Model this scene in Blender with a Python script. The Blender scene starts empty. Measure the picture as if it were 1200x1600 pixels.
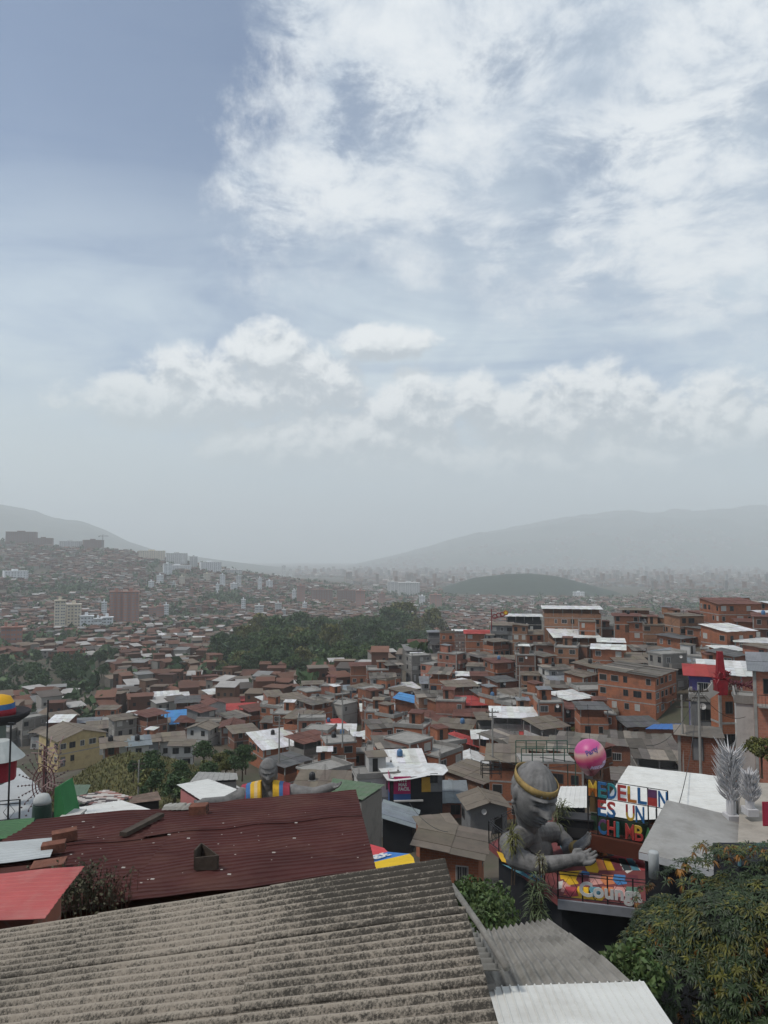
import bpy, bmesh, math, random
import numpy as np
from mathutils import Vector, Matrix, noise as mnoise
random.seed(7)
R = math.radians
sc = bpy.context.scene
COL = sc.collection
F = 1110.0                      # focal length in photo pixels (1200 x 1600)

# ------------------------------------------------------------------ camera
cam = bpy.data.cameras.new('camera')
cam.sensor_fit = 'VERTICAL'; cam.sensor_height = 34.6; cam.lens = 24.0
cam.clip_start = 0.05; cam.clip_end = 60000
co = bpy.data.objects.new('camera', cam); COL.objects.link(co)
PITCH = math.atan(70 / F)
co.location = (0, 0, 0); co.rotation_euler = (R(90) + PITCH, 0, 0)
sc.camera = co
sc.view_settings.view_transform = 'Standard'; sc.view_settings.look = 'None'
sc.view_settings.exposure = EXPOSURE = 0.62
sc.view_settings.gamma = 1.0
sc.cycles.use_denoising = True
sc.cycles.volume_bounces = 6
sc.cycles.max_bounces = 8
sc.cycles.diffuse_bounces = 3

def P(u, v, Y):
    """world point seen at photo pixel (u, v) at depth Y"""
    a = (u - 600) / F; b = (800 - v) / F
    c, s = math.cos(PITCH), math.sin(PITCH)
    d = Vector((a, c - s * b, s + c * b))
    return d * (Y / d.y)
def Pz(u, v, z):
    d = P(u, v, 1.0); return d * (z / d.z)
def proj(p):
    c, s = math.cos(PITCH), math.sin(PITCH)
    f = p[1] * c + p[2] * s; g = -p[1] * s + p[2] * c
    return 600 + F * p[0] / f, 800 - F * g / f

# ------------------------------------------------------------------ world
SUN_EL, SUN_AZ = 57, -112        # degrees; azimuth from +Y towards +X
world = bpy.data.worlds.new('World'); sc.world = world; world.use_nodes = True
def build_world():
    nt = world.node_tree; N = nt.nodes; L = nt.links; N.clear()
    def link(s, sock):
        if isinstance(s, (int, float)): sock.default_value = s
        elif isinstance(s, tuple): sock.default_value = s
        else: L.new(s, sock)
    def M(op, a, b=0.0, c=0.0, clamp=False):
        n = N.new('ShaderNodeMath'); n.operation = op; n.use_clamp = clamp
        for k, x in enumerate((a, b, c)): link(x, n.inputs[k])
        return n.outputs[0]
    def V(op, a, b=(0, 0, 0), c=(0, 0, 0)):
        n = N.new('ShaderNodeVectorMath'); n.operation = op
        link(a, n.inputs[0]); link(b, n.inputs[1])
        if op == 'MULTIPLY_ADD': link(c, n.inputs[2])
        return n.outputs['Value'] if op in ('DOT_PRODUCT', 'LENGTH') else n.outputs[0]
    def noise(vec, scale, detail=6, rough=.55, dist=0.0):
        n = N.new('ShaderNodeTexNoise'); n.noise_dimensions = '3D'
        link(vec, n.inputs['Vector']); n.inputs['Scale'].default_value = scale
        n.inputs['Detail'].default_value = detail; n.inputs['Roughness'].default_value = rough
        n.inputs['Distortion'].default_value = dist
        return n.outputs[0]
    def smooth(x, lo, hi, t0=0.0, t1=1.0):
        n = N.new('ShaderNodeMapRange'); n.interpolation_type = 'SMOOTHSTEP'
        link(x, n.inputs[0])
        for k, q in enumerate((lo, hi, t0, t1)): n.inputs[k + 1].default_value = q
        return n.outputs[0]
    def mix(f, a, b):
        n = N.new('ShaderNodeMix'); n.data_type = 'RGBA'; n.clamp_factor = True
        link(f, n.inputs[0]); link(a, n.inputs[6]); link(b, n.inputs[7])
        return n.outputs[2]
    tc = N.new('ShaderNodeTexCoord'); D = tc.outputs['Generated']
    sp = N.new('ShaderNodeSeparateXYZ'); L.new(D, sp.inputs[0])
    dx, dy, dz = sp.outputs
    A = M('MULTIPLY', M('ARCTAN2', dx, dy), 57.2958)
    E = M('MULTIPLY', M('ARCSINE', dz), 57.2958)
    cb = N.new('ShaderNodeCombineXYZ'); L.new(A, cb.inputs[0]); L.new(E, cb.inputs[1]); AE = cb.outputs[0]
    zz = M('ADD', M('MAXIMUM', dz, 0.0), .10)
    cp = N.new('ShaderNodeCombineXYZ'); L.new(M('DIVIDE', dx, zz), cp.inputs[0]); L.new(M('DIVIDE', dy, zz), cp.inputs[1])
    PL = cp.outputs[0]
    sky = N.new('ShaderNodeTexSky'); sky.sky_type = 'NISHITA'; sky.sun_disc = False
    sky.sun_elevation = R(SUN_EL); sky.sun_rotation = R(SUN_AZ)
    sky.altitude = 1500; sky.dust_density = 2.0; sky.air_density = 1.0; sky.ozone_density = 1.5
    K = SKY_STRENGTH = 0.08
    def c3(r, g, b): return (r / K, g / K, b / K, 1)
    base = sky.outputs[0]
    # thin high veil, streaked
    st = noise(V('MULTIPLY', AE, (.035, .16, 1)), 1.0, 6, .6, .8)
    st2 = noise(V('MULTIPLY', AE, (.06, .10, 1)), 1.0, 5, .6, .4)
    veil_h = smooth(E, 15, 32, .80, .05)
    right = smooth(A, -14, 10, 0.0, .40)
    veil = M('MULTIPLY', M('ADD', veil_h, right, clamp=True), smooth(M('ADD', M('MULTIPLY', st, .6), M('MULTIPLY', st2, .4)), .34, .62, .25, 1.15), clamp=True)
    base = mix(veil, base, c3(.41, .475, .525))
    # altocumulus sheet
    n1 = noise(PL, 4.2, 9, .68, .35); n2 = noise(PL, 1.3, 5, .6, .3); n3 = noise(V('MULTIPLY', AE, (.13, .13, 1)), 1.0, 7, .66)
    edge = M('ADD', M('ADD', A, 11.0), M('MULTIPLY', M('SUBTRACT', n3, .5), 27.0))
    edge2 = M('ADD', M('ADD', M('SUBTRACT', E, 22.0), M('MULTIPLY', smooth(A, 0, 22), 6.0)), M('MULTIPLY', M('SUBTRACT', n3, .5), 20.0))
    mk = M('MULTIPLY', smooth(edge, -3.0, 4.0), smooth(edge2, -2.5, 5.0))
    cell = M('ADD', M('MULTIPLY', n1, .66), M('MULTIPLY', n2, .34))
    den = smooth(cell, .38, .51, .22, 1.0)
    sh = noise(PL, 2.4, 6, .6, .2)
    col = mix(smooth(M('ADD', M('MULTIPLY', cell, .6), M('MULTIPLY', sh, .4)), .42, .57), c3(.30, .355, .43), c3(.545, .57, .59))
    base = mix(M('MULTIPLY', mk, den), base, col)
    # cumulus banks: soft wide bodies with broken bright tops
    ELL = [(330,612,130,50),(415,556,58,44),(485,600,70,44),(235,625,110,36),(602,531,74,22),(560,690,150,58),(640,640,70,50),
           (750,618,36,32),(800,660,64,48),(880,655,74,58),(965,655,58,72),(1060,692,140,74),(1130,660,62,60),(1200,685,70,52),(850,725,260,44),(450,700,120,40)]
    def dens(vec, det=9):
        cur = None
        for (u, v, ru, rv) in ELL:
            a = math.degrees(math.atan((u - 600) / F)); ca = math.cos(math.radians(a))
            e = math.degrees(math.atan((870 - v) / F * ca)); k = 57.2958 / F
            ra, re = ru * k * ca * ca, rv * k
            q = V('MULTIPLY_ADD', vec, (1 / ra, 1 / re, 0), (-a / ra, -e / re, 0))
            d = V('DOT_PRODUCT', q, q)
            cur = d if cur is None else M('SMOOTH_MIN', cur, d, .35)
        n = noise(V('MULTIPLY', vec, (1, 1.2, 1)), .33, det, .62, .25)
        return M('ADD', M('SUBTRACT', 1.7, M('MINIMUM', cur, 4.5)), M('MULTIPLY', M('SUBTRACT', n, .5), 5.2)), cur
    d0, c0 = dens(AE); d1, _ = dens(V('ADD', AE, (-.22, .50, 0))); d2, _ = dens(V('ADD', AE, (-.5, 1.4, 0)), 4)
    l1 = smooth(M('SUBTRACT', d0, d1), -.30, .55); l2 = smooth(M('SUBTRACT', d0, d2), -.35, 1.1)
    lit = M('ADD', M('MULTIPLY', l1, .30), M('MULTIPLY', l2, .70), clamp=True)
    alpha = M('MULTIPLY', smooth(d0, -.5, 1.0), smooth(E, 3.5, 9.5, .15, .95))
    cc = mix(lit, c3(.33, .365, .395), c3(.62, .635, .635))
    base = mix(alpha, base, cc)
    # grey haze low down
    low = M('ADD', E, smooth(A, -30, 0, -5.0, 0.0))
    base = mix(smooth(low, 0.5, 13.5, .97, 0.0), base, c3(.37, .425, .44))
    bg = N.new('ShaderNodeBackground'); bg.inputs['Strength'].default_value = K
    L.new(base, bg.inputs[0])
    out = N.new('ShaderNodeOutputWorld'); L.new(bg.outputs[0], out.inputs[0])
build_world()
sun = bpy.data.lights.new('sun', 'SUN'); sun.energy = 1.7; sun.angle = R(8); sun.color = (1, .95, .87)
so = bpy.data.objects.new('sun', sun); COL.objects.link(so)
_d = Vector((math.sin(R(SUN_AZ)) * math.cos(R(SUN_EL)), math.cos(R(SUN_AZ)) * math.cos(R(SUN_EL)), math.sin(R(SUN_EL))))
so.rotation_euler = _d.to_track_quat('Z', 'Y').to_euler(); so.location = (0, 0, 300)

# ------------------------------------------------------------------ materials
def new_mat(name):
    m = bpy.data.materials.new(name); m.use_nodes = True
    return m, m.node_tree.nodes, m.node_tree.links, m.node_tree.nodes['Principled BSDF']
def pm(name, col, var=.25, scale=1.5, rough=.85, stain=None, samt=.5, sscale=.6, tint=False, rnd=0.0, metal=0.0, bump=0.0, spec=.3, stripes=None, brick=None, coord='Object'):
    m, N, L, b = new_mat(name)
    tc = N.new('ShaderNodeTexCoord'); vec = tc.outputs[coord]
    def noise(s, d=6, r=.6):
        n = N.new('ShaderNodeTexNoise'); n.inputs['Scale'].default_value = s; n.inputs['Detail'].default_value = d
        n.inputs['Roughness'].default_value = r; L.new(vec, n.inputs['Vector']); return n.outputs[0]
    def mix(f, a, c, mode='MIX'):
        n = N.new('ShaderNodeMix'); n.data_type = 'RGBA'; n.blend_type = mode
        if isinstance(f, (int, float)): n.inputs[0].default_value = f
        else: L.new(f, n.inputs[0])
        for k, x in ((6, a), (7, c)):
            if isinstance(x, tuple): n.inputs[k].default_value = x
            else: L.new(x, n.inputs[k])
        return n.outputs[2]
    def ramp(x, lo, hi):
        n = N.new('ShaderNodeMapRange'); L.new(x, n.inputs[0]); n.inputs[1].default_value = lo; n.inputs[2].default_value = hi; return n.outputs[0]
    c4 = lambda c, k=1.0: (min(1, c[0] * k), min(1, c[1] * k), min(1, c[2] * k), 1)
    f = ramp(noise(scale), .3, .7)
    out = mix(f, c4(col, 1 - var), c4(col, 1 + var))
    if brick:
        # courses of brick with pale mortar, mapped on both wall directions
        sx = N.new('ShaderNodeSeparateXYZ'); L.new(vec, sx.inputs[0])
        ad = N.new('ShaderNodeMath'); ad.operation = 'ADD'; L.new(sx.outputs[0], ad.inputs[0]); L.new(sx.outputs[1], ad.inputs[1])
        cx = N.new('ShaderNodeCombineXYZ'); L.new(ad.outputs[0], cx.inputs[0]); L.new(sx.outputs[2], cx.inputs[1])
        bt = N.new('ShaderNodeTexBrick'); L.new(cx.outputs[0], bt.inputs['Vector'])
        bt.inputs['Scale'].default_value = 1.0; bt.inputs['Brick Width'].default_value = .40; bt.inputs['Row Height'].default_value = .22
        bt.inputs['Mortar Size'].default_value = .018
        bt.inputs['Color1'].default_value = c4(brick, .72); bt.inputs['Color2'].default_value = c4(brick, 1.25); bt.inputs['Mortar'].default_value = (.21, .17, .14, 1)
        out = mix(.45, out, bt.outputs['Color'])
    if stripes:
        w = N.new('ShaderNodeTexWave'); w.bands_direction = stripes[0]; w.inputs['Scale'].default_value = stripes[1]; w.inputs['Distortion'].default_value = .4
        L.new(vec, w.inputs['Vector'])
        out = mix(ramp(w.outputs['Fac'], 0, 1), mix(1.0, out, (1 - stripes[2],) * 3 + (1,), 'MULTIPLY'), out)
    if stain:
        s = ramp(noise(sscale, 8, .7), .48, .68)
        sm = N.new('ShaderNodeMath'); sm.operation = 'MULTIPLY'; L.new(s, sm.inputs[0]); sm.inputs[1].default_value = samt
        out = mix(sm.outputs[0], out, c4(stain))
    if tint:
        a = N.new('ShaderNodeAttribute'); a.attribute_name = 'tint'
        out = mix(1.0, out, a.outputs['Color'], 'MULTIPLY')
    if rnd:
        oi = N.new('ShaderNodeObjectInfo'); hs = N.new('ShaderNodeHueSaturation')
        mr = N.new('ShaderNodeMapRange'); L.new(oi.outputs['Random'], mr.inputs[0]); mr.inputs[3].default_value = 1 - rnd; mr.inputs[4].default_value = 1 + rnd
        L.new(mr.outputs[0], hs.inputs['Value']); L.new(out, hs.inputs['Color']); out = hs.outputs[0]
    L.new(out, b.inputs['Base Color'])
    b.inputs['Roughness'].default_value = rough; b.inputs['Metallic'].default_value = metal
    b.inputs['Specular IOR Level'].default_value = spec
    if bump:
        bp = N.new('ShaderNodeBump'); bp.inputs['Strength'].default_value = bump; bp.inputs['Distance'].default_value = .02
        L.new(noise(scale * 6, 6), bp.inputs['Height']); L.new(bp.outputs[0], b.inputs['Normal'])
    return m
MT = {}
BR = [('b', (.265, .090, .042)), ('d', (.165, .062, .036)), ('t', (.24, .115, .062)), ('n', (.29, .112, .074))]
for k, c in BR:
    MT[k] = pm('brick_' + k, c, .16, .35, .95, stain=(.09, .055, .042), samt=.6, sscale=.45, rnd=.22, brick=c)
PLAS = [('w', (.40, .39, .37)), ('g', (.16, .16, .158)), ('c', (.20, .188, .17)), ('y', (.40, .31, .16)), ('p', (.09, .075, .22)), ('k', (.012, .013, .016)), ('u', (.10, .20, .40)), ('i', (.42, .16, .15)), ('e', (.15, .22, .15))]  # k: black walls, and the shade of open fronts and voids painted black
for k, c in PLAS:
    MT[k] = pm('plaster_' + k, c, .12, .5, .9, stain=tuple(x * .45 for x in c), samt=.7, sscale=.5, rnd=.1)
ROOF = {'W': (.60, .61, .60), 'G': (.18, .19, .20), 'B': (.165, .138, .108), 'D': (.11, .11, .11), 'R': (.36, .05, .045), 'M': (.135, .058, .044), 'U': (.07, .24, .50), 'T': (.19, .22, .235), 'N': (.12, .20, .12), 'J': (.14, .125, .108), 'C': (.26, .25, .23)}
RST = {'W': (.30, .255, .21), 'J': (.07, .065, .06), 'B': (.10, .085, .07), 'D': (.05, .05, .05)}
RMT = {}
for k, c in ROOF.items():
    RMT[k] = pm('roof_' + k, c, .12, .7, .7 if k in 'WGTU' else .9, stain=RST.get(k, tuple(x * .5 for x in c)), samt=.75 if k in 'JBDM' else .6, sscale=.9, tint=True, rnd=.08, stripes=('X', 2.6, .22))
concrete = pm('concrete', (.26, .245, .225), .18, .8, .9, stain=(.10, .095, .09), samt=.6)
dark_hole = pm('dark_interior', (.02, .018, .017), .2, 1, .9)
glass_dark = pm('window_glass', (.02, .022, .025), .2, 1, .15, spec=.5)
curtain = pm('curtain', (.36, .35, .32), .15, 3, .9)
frame_w = pm('frame_white', (.42, .41, .39), .1, 2, .7)
frame_d = pm('frame_dark', (.05, .045, .04), .2, 2, .7)
steel = pm('black_steel', (.015, .015, .016), .2, 3, .5)
pole_m = pm('pole_concrete', (.25, .24, .22), .15, 2, .9)
wood = pm('old_wood', (.055, .042, .032), .35, 4, .9, bump=.4)
plain = {}
def flat(name, c, rough=.8, **k):
    if name not in plain: plain[name] = pm(name, c, k.pop('var', .12), k.pop('scale', 2.0), rough, **k)
    return plain[name]

# ------------------------------------------------------------------ mesh helpers
class MB:
    def __init__(s): s.v = []; s.f = []; s.m = []; s.t = []; s.tint = (1, 1, 1)
    def face(s, pts, m=0):
        k = len(s.v); s.v += [tuple(p) for p in pts]; s.f.append(tuple(range(k, k + len(pts)))); s.m.append(m); s.t.append(s.tint); return s
    def hexa(s, q, m=0):
        """q: 4 bottom points then 4 top points, counter-clockwise from above"""
        k = len(s.v); s.v += [tuple(p) for p in q]
        for f in ((3, 2, 1, 0), (4, 5, 6, 7), (0, 1, 5, 4), (1, 2, 6, 5), (2, 3, 7, 6), (3, 0, 4, 7)):
            s.f.append(tuple(k + i for i in f)); s.m.append(m); s.t.append(s.tint)
        return s
    def box(s, x0, x1, y0, y1, z0, z1, m=0):
        return s.hexa([(x0, y0, z0), (x1, y0, z0), (x1, y1, z0), (x0, y1, z0), (x0, y0, z1), (x1, y0, z1), (x1, y1, z1), (x0, y1, z1)], m)
    def slab(s, pts, th, m=0):
        """a polygon (counter-clockwise from above) given thickness downwards"""
        n = len(pts); k = len(s.v); s.v += [tuple(p) for p in pts] + [(p[0], p[1], p[2] - th) for p in pts]
        s.f.append(tuple(range(k, k + n))); s.f.append(tuple(range(k + 2 * n - 1, k + n - 1, -1)))
        for i in range(n): j = (i + 1) % n; s.f.append((k + j, k + i, k + n + i, k + n + j))
        s.m += [m] * (n + 2); s.t += [s.tint] * (n + 2); return s
    def tube(s, pts, r, n=8, m=0, r2=None):
        pts = [Vector(p) for p in pts]; k = len(s.v); M_ = len(pts)
        for i, p in enumerate(pts):
            d = (pts[min(i + 1, M_ - 1)] - pts[max(i - 1, 0)]).normalized()
            a = d.cross(Vector((0, 0, 1)))
            if a.length < 1e-3: a = d.cross(Vector((1, 0, 0)))
            a.normalize(); b = a.cross(d)
            rr = (r if not isinstance(r, (list, tuple)) else r[i]) if r2 is None else r + (r2 - r) * i / (M_ - 1)
            for j in range(n):
                t = 2 * math.pi * j / n; s.v.append(tuple(p + a * (rr * math.cos(t)) + b * (rr * math.sin(t))))
        for i in range(M_ - 1):
            for j in range(n):
                q = (j + 1) % n; s.f.append((k + i * n + j, k + i * n + q, k + (i + 1) * n + q, k + (i + 1) * n + j)); s.m.append(m); s.t.append(s.tint)
        s.f.append(tuple(k + j for j in range(n - 1, -1, -1))); s.f.append(tuple(k + (M_ - 1) * n + j for j in range(n))); s.m += [m, m]; s.t += [s.tint] * 2
        return s
    def lathe(s, prof, n=20, m=0, c=(0, 0, 0)):
        k = len(s.v); h = len(prof)
        for (r, z) in prof:
            for j in range(n): t = 2 * math.pi * j / n; s.v.append((c[0] + r * math.cos(t), c[1] + r * math.sin(t), c[2] + z))
        for i in range(h - 1):
            for j in range(n):
                q = (j + 1) % n; s.f.append((k + i * n + j, k + i * n + q, k + (i + 1) * n + q, k + (i + 1) * n + j)); s.m.append(m if not isinstance(m, (list, tuple)) else m[i]); s.t.append(s.tint)
        mm = m if not isinstance(m, (list, tuple)) else m[0]
        s.f.append(tuple(k + j for j in range(n - 1, -1, -1))); s.f.append(tuple(k + (h - 1) * n + j for j in range(n))); s.m += [mm, m if not isinstance(m, (list, tuple)) else m[-1]]; s.t += [s.tint] * 2
        return s
    def mesh(s, name, mats, smooth=False):
        me = bpy.data.meshes.new(name); me.from_pydata(s.v, [], s.f)
        for x in mats: me.materials.append(x)
        me.polygons.foreach_set('material_index', s.m)
        if any(t != (1, 1, 1) for t in s.t) or any(x.name.startswith('roof_') for x in mats):
            at = me.color_attributes.new('tint', 'FLOAT_COLOR', 'CORNER')
            arr = []
            for f, t in zip(s.f, s.t): arr += [t[0], t[1], t[2], 1.0] * len(f)
            at.data.foreach_set('color', arr)
        if smooth: me.polygons.foreach_set('use_smooth', [True] * len(s.f))
        me.update(); return me
    def build(s, name, mats, parent=None, smooth=False):
        if not isinstance(mats, (list, tuple)): mats = [mats]
        return ob(name, s.mesh(name, mats, smooth), parent)
def ob(name, data, parent=None, loc=None, rz=None):
    o = bpy.data.objects.new(name, data); COL.objects.link(o)
    if parent: o.parent = parent
    if loc is not None: o.location = loc
    if rz is not None: o.rotation_euler = (0, 0, rz)
    return o
def tag(o, label=None, cat=None, group=None, kind=None):
    if label: o['label'] = label
    if cat: o['category'] = cat
    if group: o['group'] = group
    if kind: o['kind'] = kind
    return o
def thing(name, label, cat, loc=(0, 0, 0), rz=0.0, group=None):
    return tag(ob(name, None, None, loc, rz), label, cat, group)
AUTO = []           # things whose label is completed from what stands near them: (object, look, point)
MARKS = []          # landmarks: (phrase, point)
def rnd(a, b): return random.uniform(a, b)
# ------------------------------------------------------------------ terrain
TU = [-400, 0, 200, 400, 600, 800, 1000, 1200, 1600]
TS = [(u - 600) / F for u in TU]
q = 1.3
TZ = [(0, [-12] * 9), (10, [-13] * 9), (20, [-15, -15, -16, -17, -17, -17, -17, -16, -15]), (30, [-18, -18, -20, -21, -22, -22, -21, -20, -18]), (50, [-22, -22, -25, -26, -26, -25, -24, -21, -17])]
TZ += [(y * q, [z * q for z in r]) for y, r in [
    (75, [-28, -28, -30, -32, -29, -27, -25, -20, -15]), (90, [-32, -32, -32, -33, -30, -28, -26, -20, -14]), (100, [-34, -34, -27.5, -34, -31, -29, -26, -20, -13]),
    (120, [-36, -36, -34, -36, -33, -29, -24, -18, -11]), (140, [-40, -40, -38, -37, -34, -27, -20, -13, -10]), (160, [-43, -43, -41, -39, -34, -25, -18, -14, -12]),
    (200, [-48, -48, -45, -42, -32, -22, -24, -22, -20]), (250, [-52, -52, -50, -46, -40, -36, -38, -38, -36])]]
TZ += [(440, [-69, -68, -66, -62, -62, -66, -68, -68, -68]), (600, [-72, -72, -72, -73, -73, -76, -80, -80, -80]),
       (820, [-78, -80, -81, -81, -84, -88, -92, -92, -92]), (1000, [-70, -76, -82, -88, -92, -95, -100, -100, -100]), (1500, [-30, -35, -50, -85, -105, -108, -110, -110, -110]),
       (2000, [70, 38, 12, -55, -108, -115, -118, -118, -118]), (2600, [60, 20, -10, -70, -118, -122, -125, -125, -125]), (4000, [-60] * 2 + [-90, -110] + [-128] * 5), (9000, [-135] * 9), (16000, [-140] * 9)]
TY = [r[0] for r in TZ]
def terr(x, y):
    y = max(y, 0.0); s = x / max(y, 6.0); s = min(max(s, TS[0]), TS[-1])
    i = 0
    while i < 7 and s > TS[i + 1]: i += 1
    a = (s - TS[i]) / (TS[i + 1] - TS[i])
    j = 0
    while j < len(TY) - 2 and y > TY[j + 1]: j += 1
    b = min(1.0, (y - TY[j]) / (TY[j + 1] - TY[j]))
    r0, r1 = TZ[j][1], TZ[j + 1][1]
    return (r0[i] * (1 - a) + r0[i + 1] * a) * (1 - b) + (r1[i] * (1 - a) + r1[i + 1] * a) * b
def hit(u, v, y0=52.0):
    y = y0
    while y < 15000:
        p = P(u, v, y)
        if p.z <= terr(p.x, y): return y
        y *= 1.004
    return 15000.0
def grid(name, rows, mat, kind='structure', smooth=True):
    n = len(rows[0]); v = [p for r in rows for p in r]
    f = [(i * n + j, i * n + j + 1, (i + 1) * n + j + 1, (i + 1) * n + j) for i in range(len(rows) - 1) for j in range(n - 1)]
    me = bpy.data.meshes.new(name); me.from_pydata(v, [], f); me.materials.append(mat)
    if smooth: me.polygons.foreach_set('use_smooth', [True] * len(f))
    return tag(ob(name, me), kind=kind)
ground_m = pm('ground_earth', (.075, .062, .045), .3, .08, .95, stain=(.035, .05, .02), samt=.9, sscale=.05)
ys = [-30, -15] + list(np.linspace(0, 50, 14)) + list(np.exp(np.linspace(math.log(54), math.log(16000), 110)))
rows = []
for y in ys:
    r = []
    for s in np.linspace(-1.0, 1.0, 81):
        x = s * max(y, 40.0); z = terr(x, y)
        z += mnoise.noise(Vector((x / 30, y / 30, 0))) * min(2.0, y / 150)
        r.append((x, y, z - .4))
    rows.append(r)
grid('ground', rows, ground_m)
# far mountains: a crest line from the photograph given its own distance and a body in front and behind
forest_m = pm('mountain_forest', (.045, .06, .04), .35, .004, .95, stain=(.10, .085, .06), samt=.5, sscale=.003)
hill_m = pm('hill_forest', (.022, .036, .022), .4, .02, .95)
def mountain(name, prof, Yc, Yf, zf, seed, rough=1.0, mat=None):
    us = np.linspace(prof[0][0], prof[-1][0], 120)
    cr = [P(u, np.interp(u, [p[0] for p in prof], [p[1] for p in prof]), Yc) for u in us]
    rows = []
    for k in range(34):
        t = k / 24.0; r = []
        for i, c in enumerate(cr):
            y = Yf + (Yc - Yf) * t; x = c.x * (y / Yc) ** .5 if t <= 1 else c.x
            hh = (1 - (1 - min(t, 1)) ** 1.5) if t <= 1 else max(0.0, 1 - (t - 1) * 2.2)
            nz = mnoise.fractal(Vector((x / 700 + seed, y / 700, 0)), 1.0, 2.0, 5)
            amp = (c.z - zf) * .16 * rough * (1 if t != 1 else .12) * min(1, t * 2)
            r.append((x, y, zf - 8 + (c.z - zf + 8) * hh + min(nz, .4) * amp))
        rows.append(r)
    return grid(name, rows, mat or forest_m)
M_LEFT = mountain('hill', [(-700, 700), (-300, 745), (-100, 775), (0, 788), (40, 795), (90, 810), (125, 813), (165, 828), (200, 846), (250, 862), (330, 873), (430, 886), (520, 905)], 7400, 5000, -115, 1.3)
M_RIGHT = mountain('hill', [(440, 905), (500, 891), (560, 880), (640, 862), (700, 845), (740, 834), (800, 825), (850, 813), (900, 806), (960, 803), (1060, 800), (1200, 794), (1500, 770), (1900, 800)], 11500, 7600, -137, 7.1)
mountain('hill', [(640, 935), (690, 918), (740, 903), (790, 897), (830, 896), (870, 901), (910, 911), (960, 924), (1010, 942), (1060, 950)], 2500, 2080, -122, 4.4, .5, hill_m)

# ------------------------------------------------------------------ windows, doors and house builder
def win_mesh(w, h, kind):
    b = MB(); p = MB(); t = .07
    p.box(-w / 2, w / 2, -.015, 0, 0, h, 0)
    for x0, x1, z0, z1 in ((-w / 2 - t, -w / 2, -t, h + t), (w / 2, w / 2 + t, -t, h + t), (-w / 2, w / 2, h, h + t), (-w / 2, w / 2, -t, 0)):
        b.box(x0, x1, -.06, 0, z0, z1, 0)
    if kind != 'hole':
        b.box(-.025, .025, -.04, -.015, 0, h, 0)
    if kind == 'bars':
        for i in range(5): x = -w / 2 + w * (i + .5) / 5; b.box(x - .012, x + .012, -.075, -.06, 0, h, 0)
    fm, gm = {'dark': (frame_d, glass_dark), 'hole': (concrete, dark_hole), 'curt': (frame_w, curtain), 'bars': (frame_w, glass_dark)}[kind]
    return b.mesh('window', [fm]), p.mesh('pane', [gm])
WINS = {}
def win(w, kind):
    k = (w, kind)
    if k not in WINS: WINS[k] = win_mesh(w, 1.15, kind)
    return WINS[k]
def put_window(me, root, loc, rz):
    o = ob('window', me[0], root, loc, rz); ob('pane', me[1], o); return o
_b = MB(); _b.box(-.42, .42, -.03, 0, 0, 2.0, 1); _b.box(-.5, -.42, -.06, 0, 0, 2.08, 0); _b.box(.42, .5, -.06, 0, 0, 2.08, 0); _b.box(-.42, .42, -.06, 0, 2.0, 2.08, 0)
DOORS = [_b.mesh('door', [frame_d, m_]) for m_ in (flat('door_brown', (.07, .035, .02)), flat('door_grey', (.16, .16, .16)), dark_hole, flat('door_white', (.4, .4, .38)))]
_b = MB(); _b.box(.28, .34, -.075, -.03, .95, 1.05); HANDLE = _b.mesh('handle', [steel])
WALLW = {'b': 'orange brick', 'd': 'dark brick', 't': 'tan brick', 'n': 'pinkish brick', 'w': 'white plaster', 'g': 'grey plaster', 'c': 'bare concrete', 'y': 'yellow', 'p': 'purple', 'k': 'black', 'u': 'blue', 'i': 'pink', 'e': 'green'}
ROOFW = {'W': 'white', 'G': 'grey', 'B': 'beige', 'D': 'charcoal', 'R': 'red', 'M': 'rusty', 'U': 'blue', 'T': 'blue-grey', 'N': 'green', 'J': 'patched', 'C': 'concrete'}
NUMW = {1: 'one-storey', 2: 'two-storey', 3: 'three-storey', 4: 'four-storey', 5: 'five-storey'}
FOOT = []           # (x, y, radius) of what already stands
HOUSES = []
def roof_sheets(w, d, oh, z, tilt, rng, junk=False, n=None, mat=0, b=None):
    """mono-pitch roof of separate sheets, higher at the back"""
    b = b or MB(); n = n or max(2, int((w + 2 * oh) / 1.1)); x0 = -oh; st = (w + 2 * oh) / n
    tz = math.tan(tilt); rows = 2 if d > 4 else 1
    for i in range(n):
        for k in range(rows):
            t = rng.uniform(.82, 1.1); b.tint = (t, t * rng.uniform(.96, 1.03), t * rng.uniform(.94, 1.04))
            if junk and rng.random() < .35: t = rng.choice([.45, .6, 1.5, 1.9]); b.tint = (t, t * .97, t * .93)
            ya = -oh + (d + 2 * oh) * k / rows - (.15 if k else 0); yb = -oh + (d + 2 * oh) * (k + 1) / rows
            j = (.10 if junk else .03); a = [rng.uniform(-j, j) * .5 for _ in range(4)]
            e0 = rng.uniform(-.12, .12) if k == 0 else 0
            lift = .035 * (i % 2) + .05 * k
            xa, xb = x0 + i * st - .04, x0 + (i + 1) * st + .04
            pts = [(xa, ya + e0, z + (ya + e0) * tz + lift + a[0]), (xb, ya + e0, z + (ya + e0) * tz + lift + a[1]), (xb, yb, z + yb * tz + lift + a[2]), (xa, yb, z + yb * tz + lift + a[3])]
            b.slab(pts, .04, mat)
    b.tint = (1, 1, 1); return b
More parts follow.
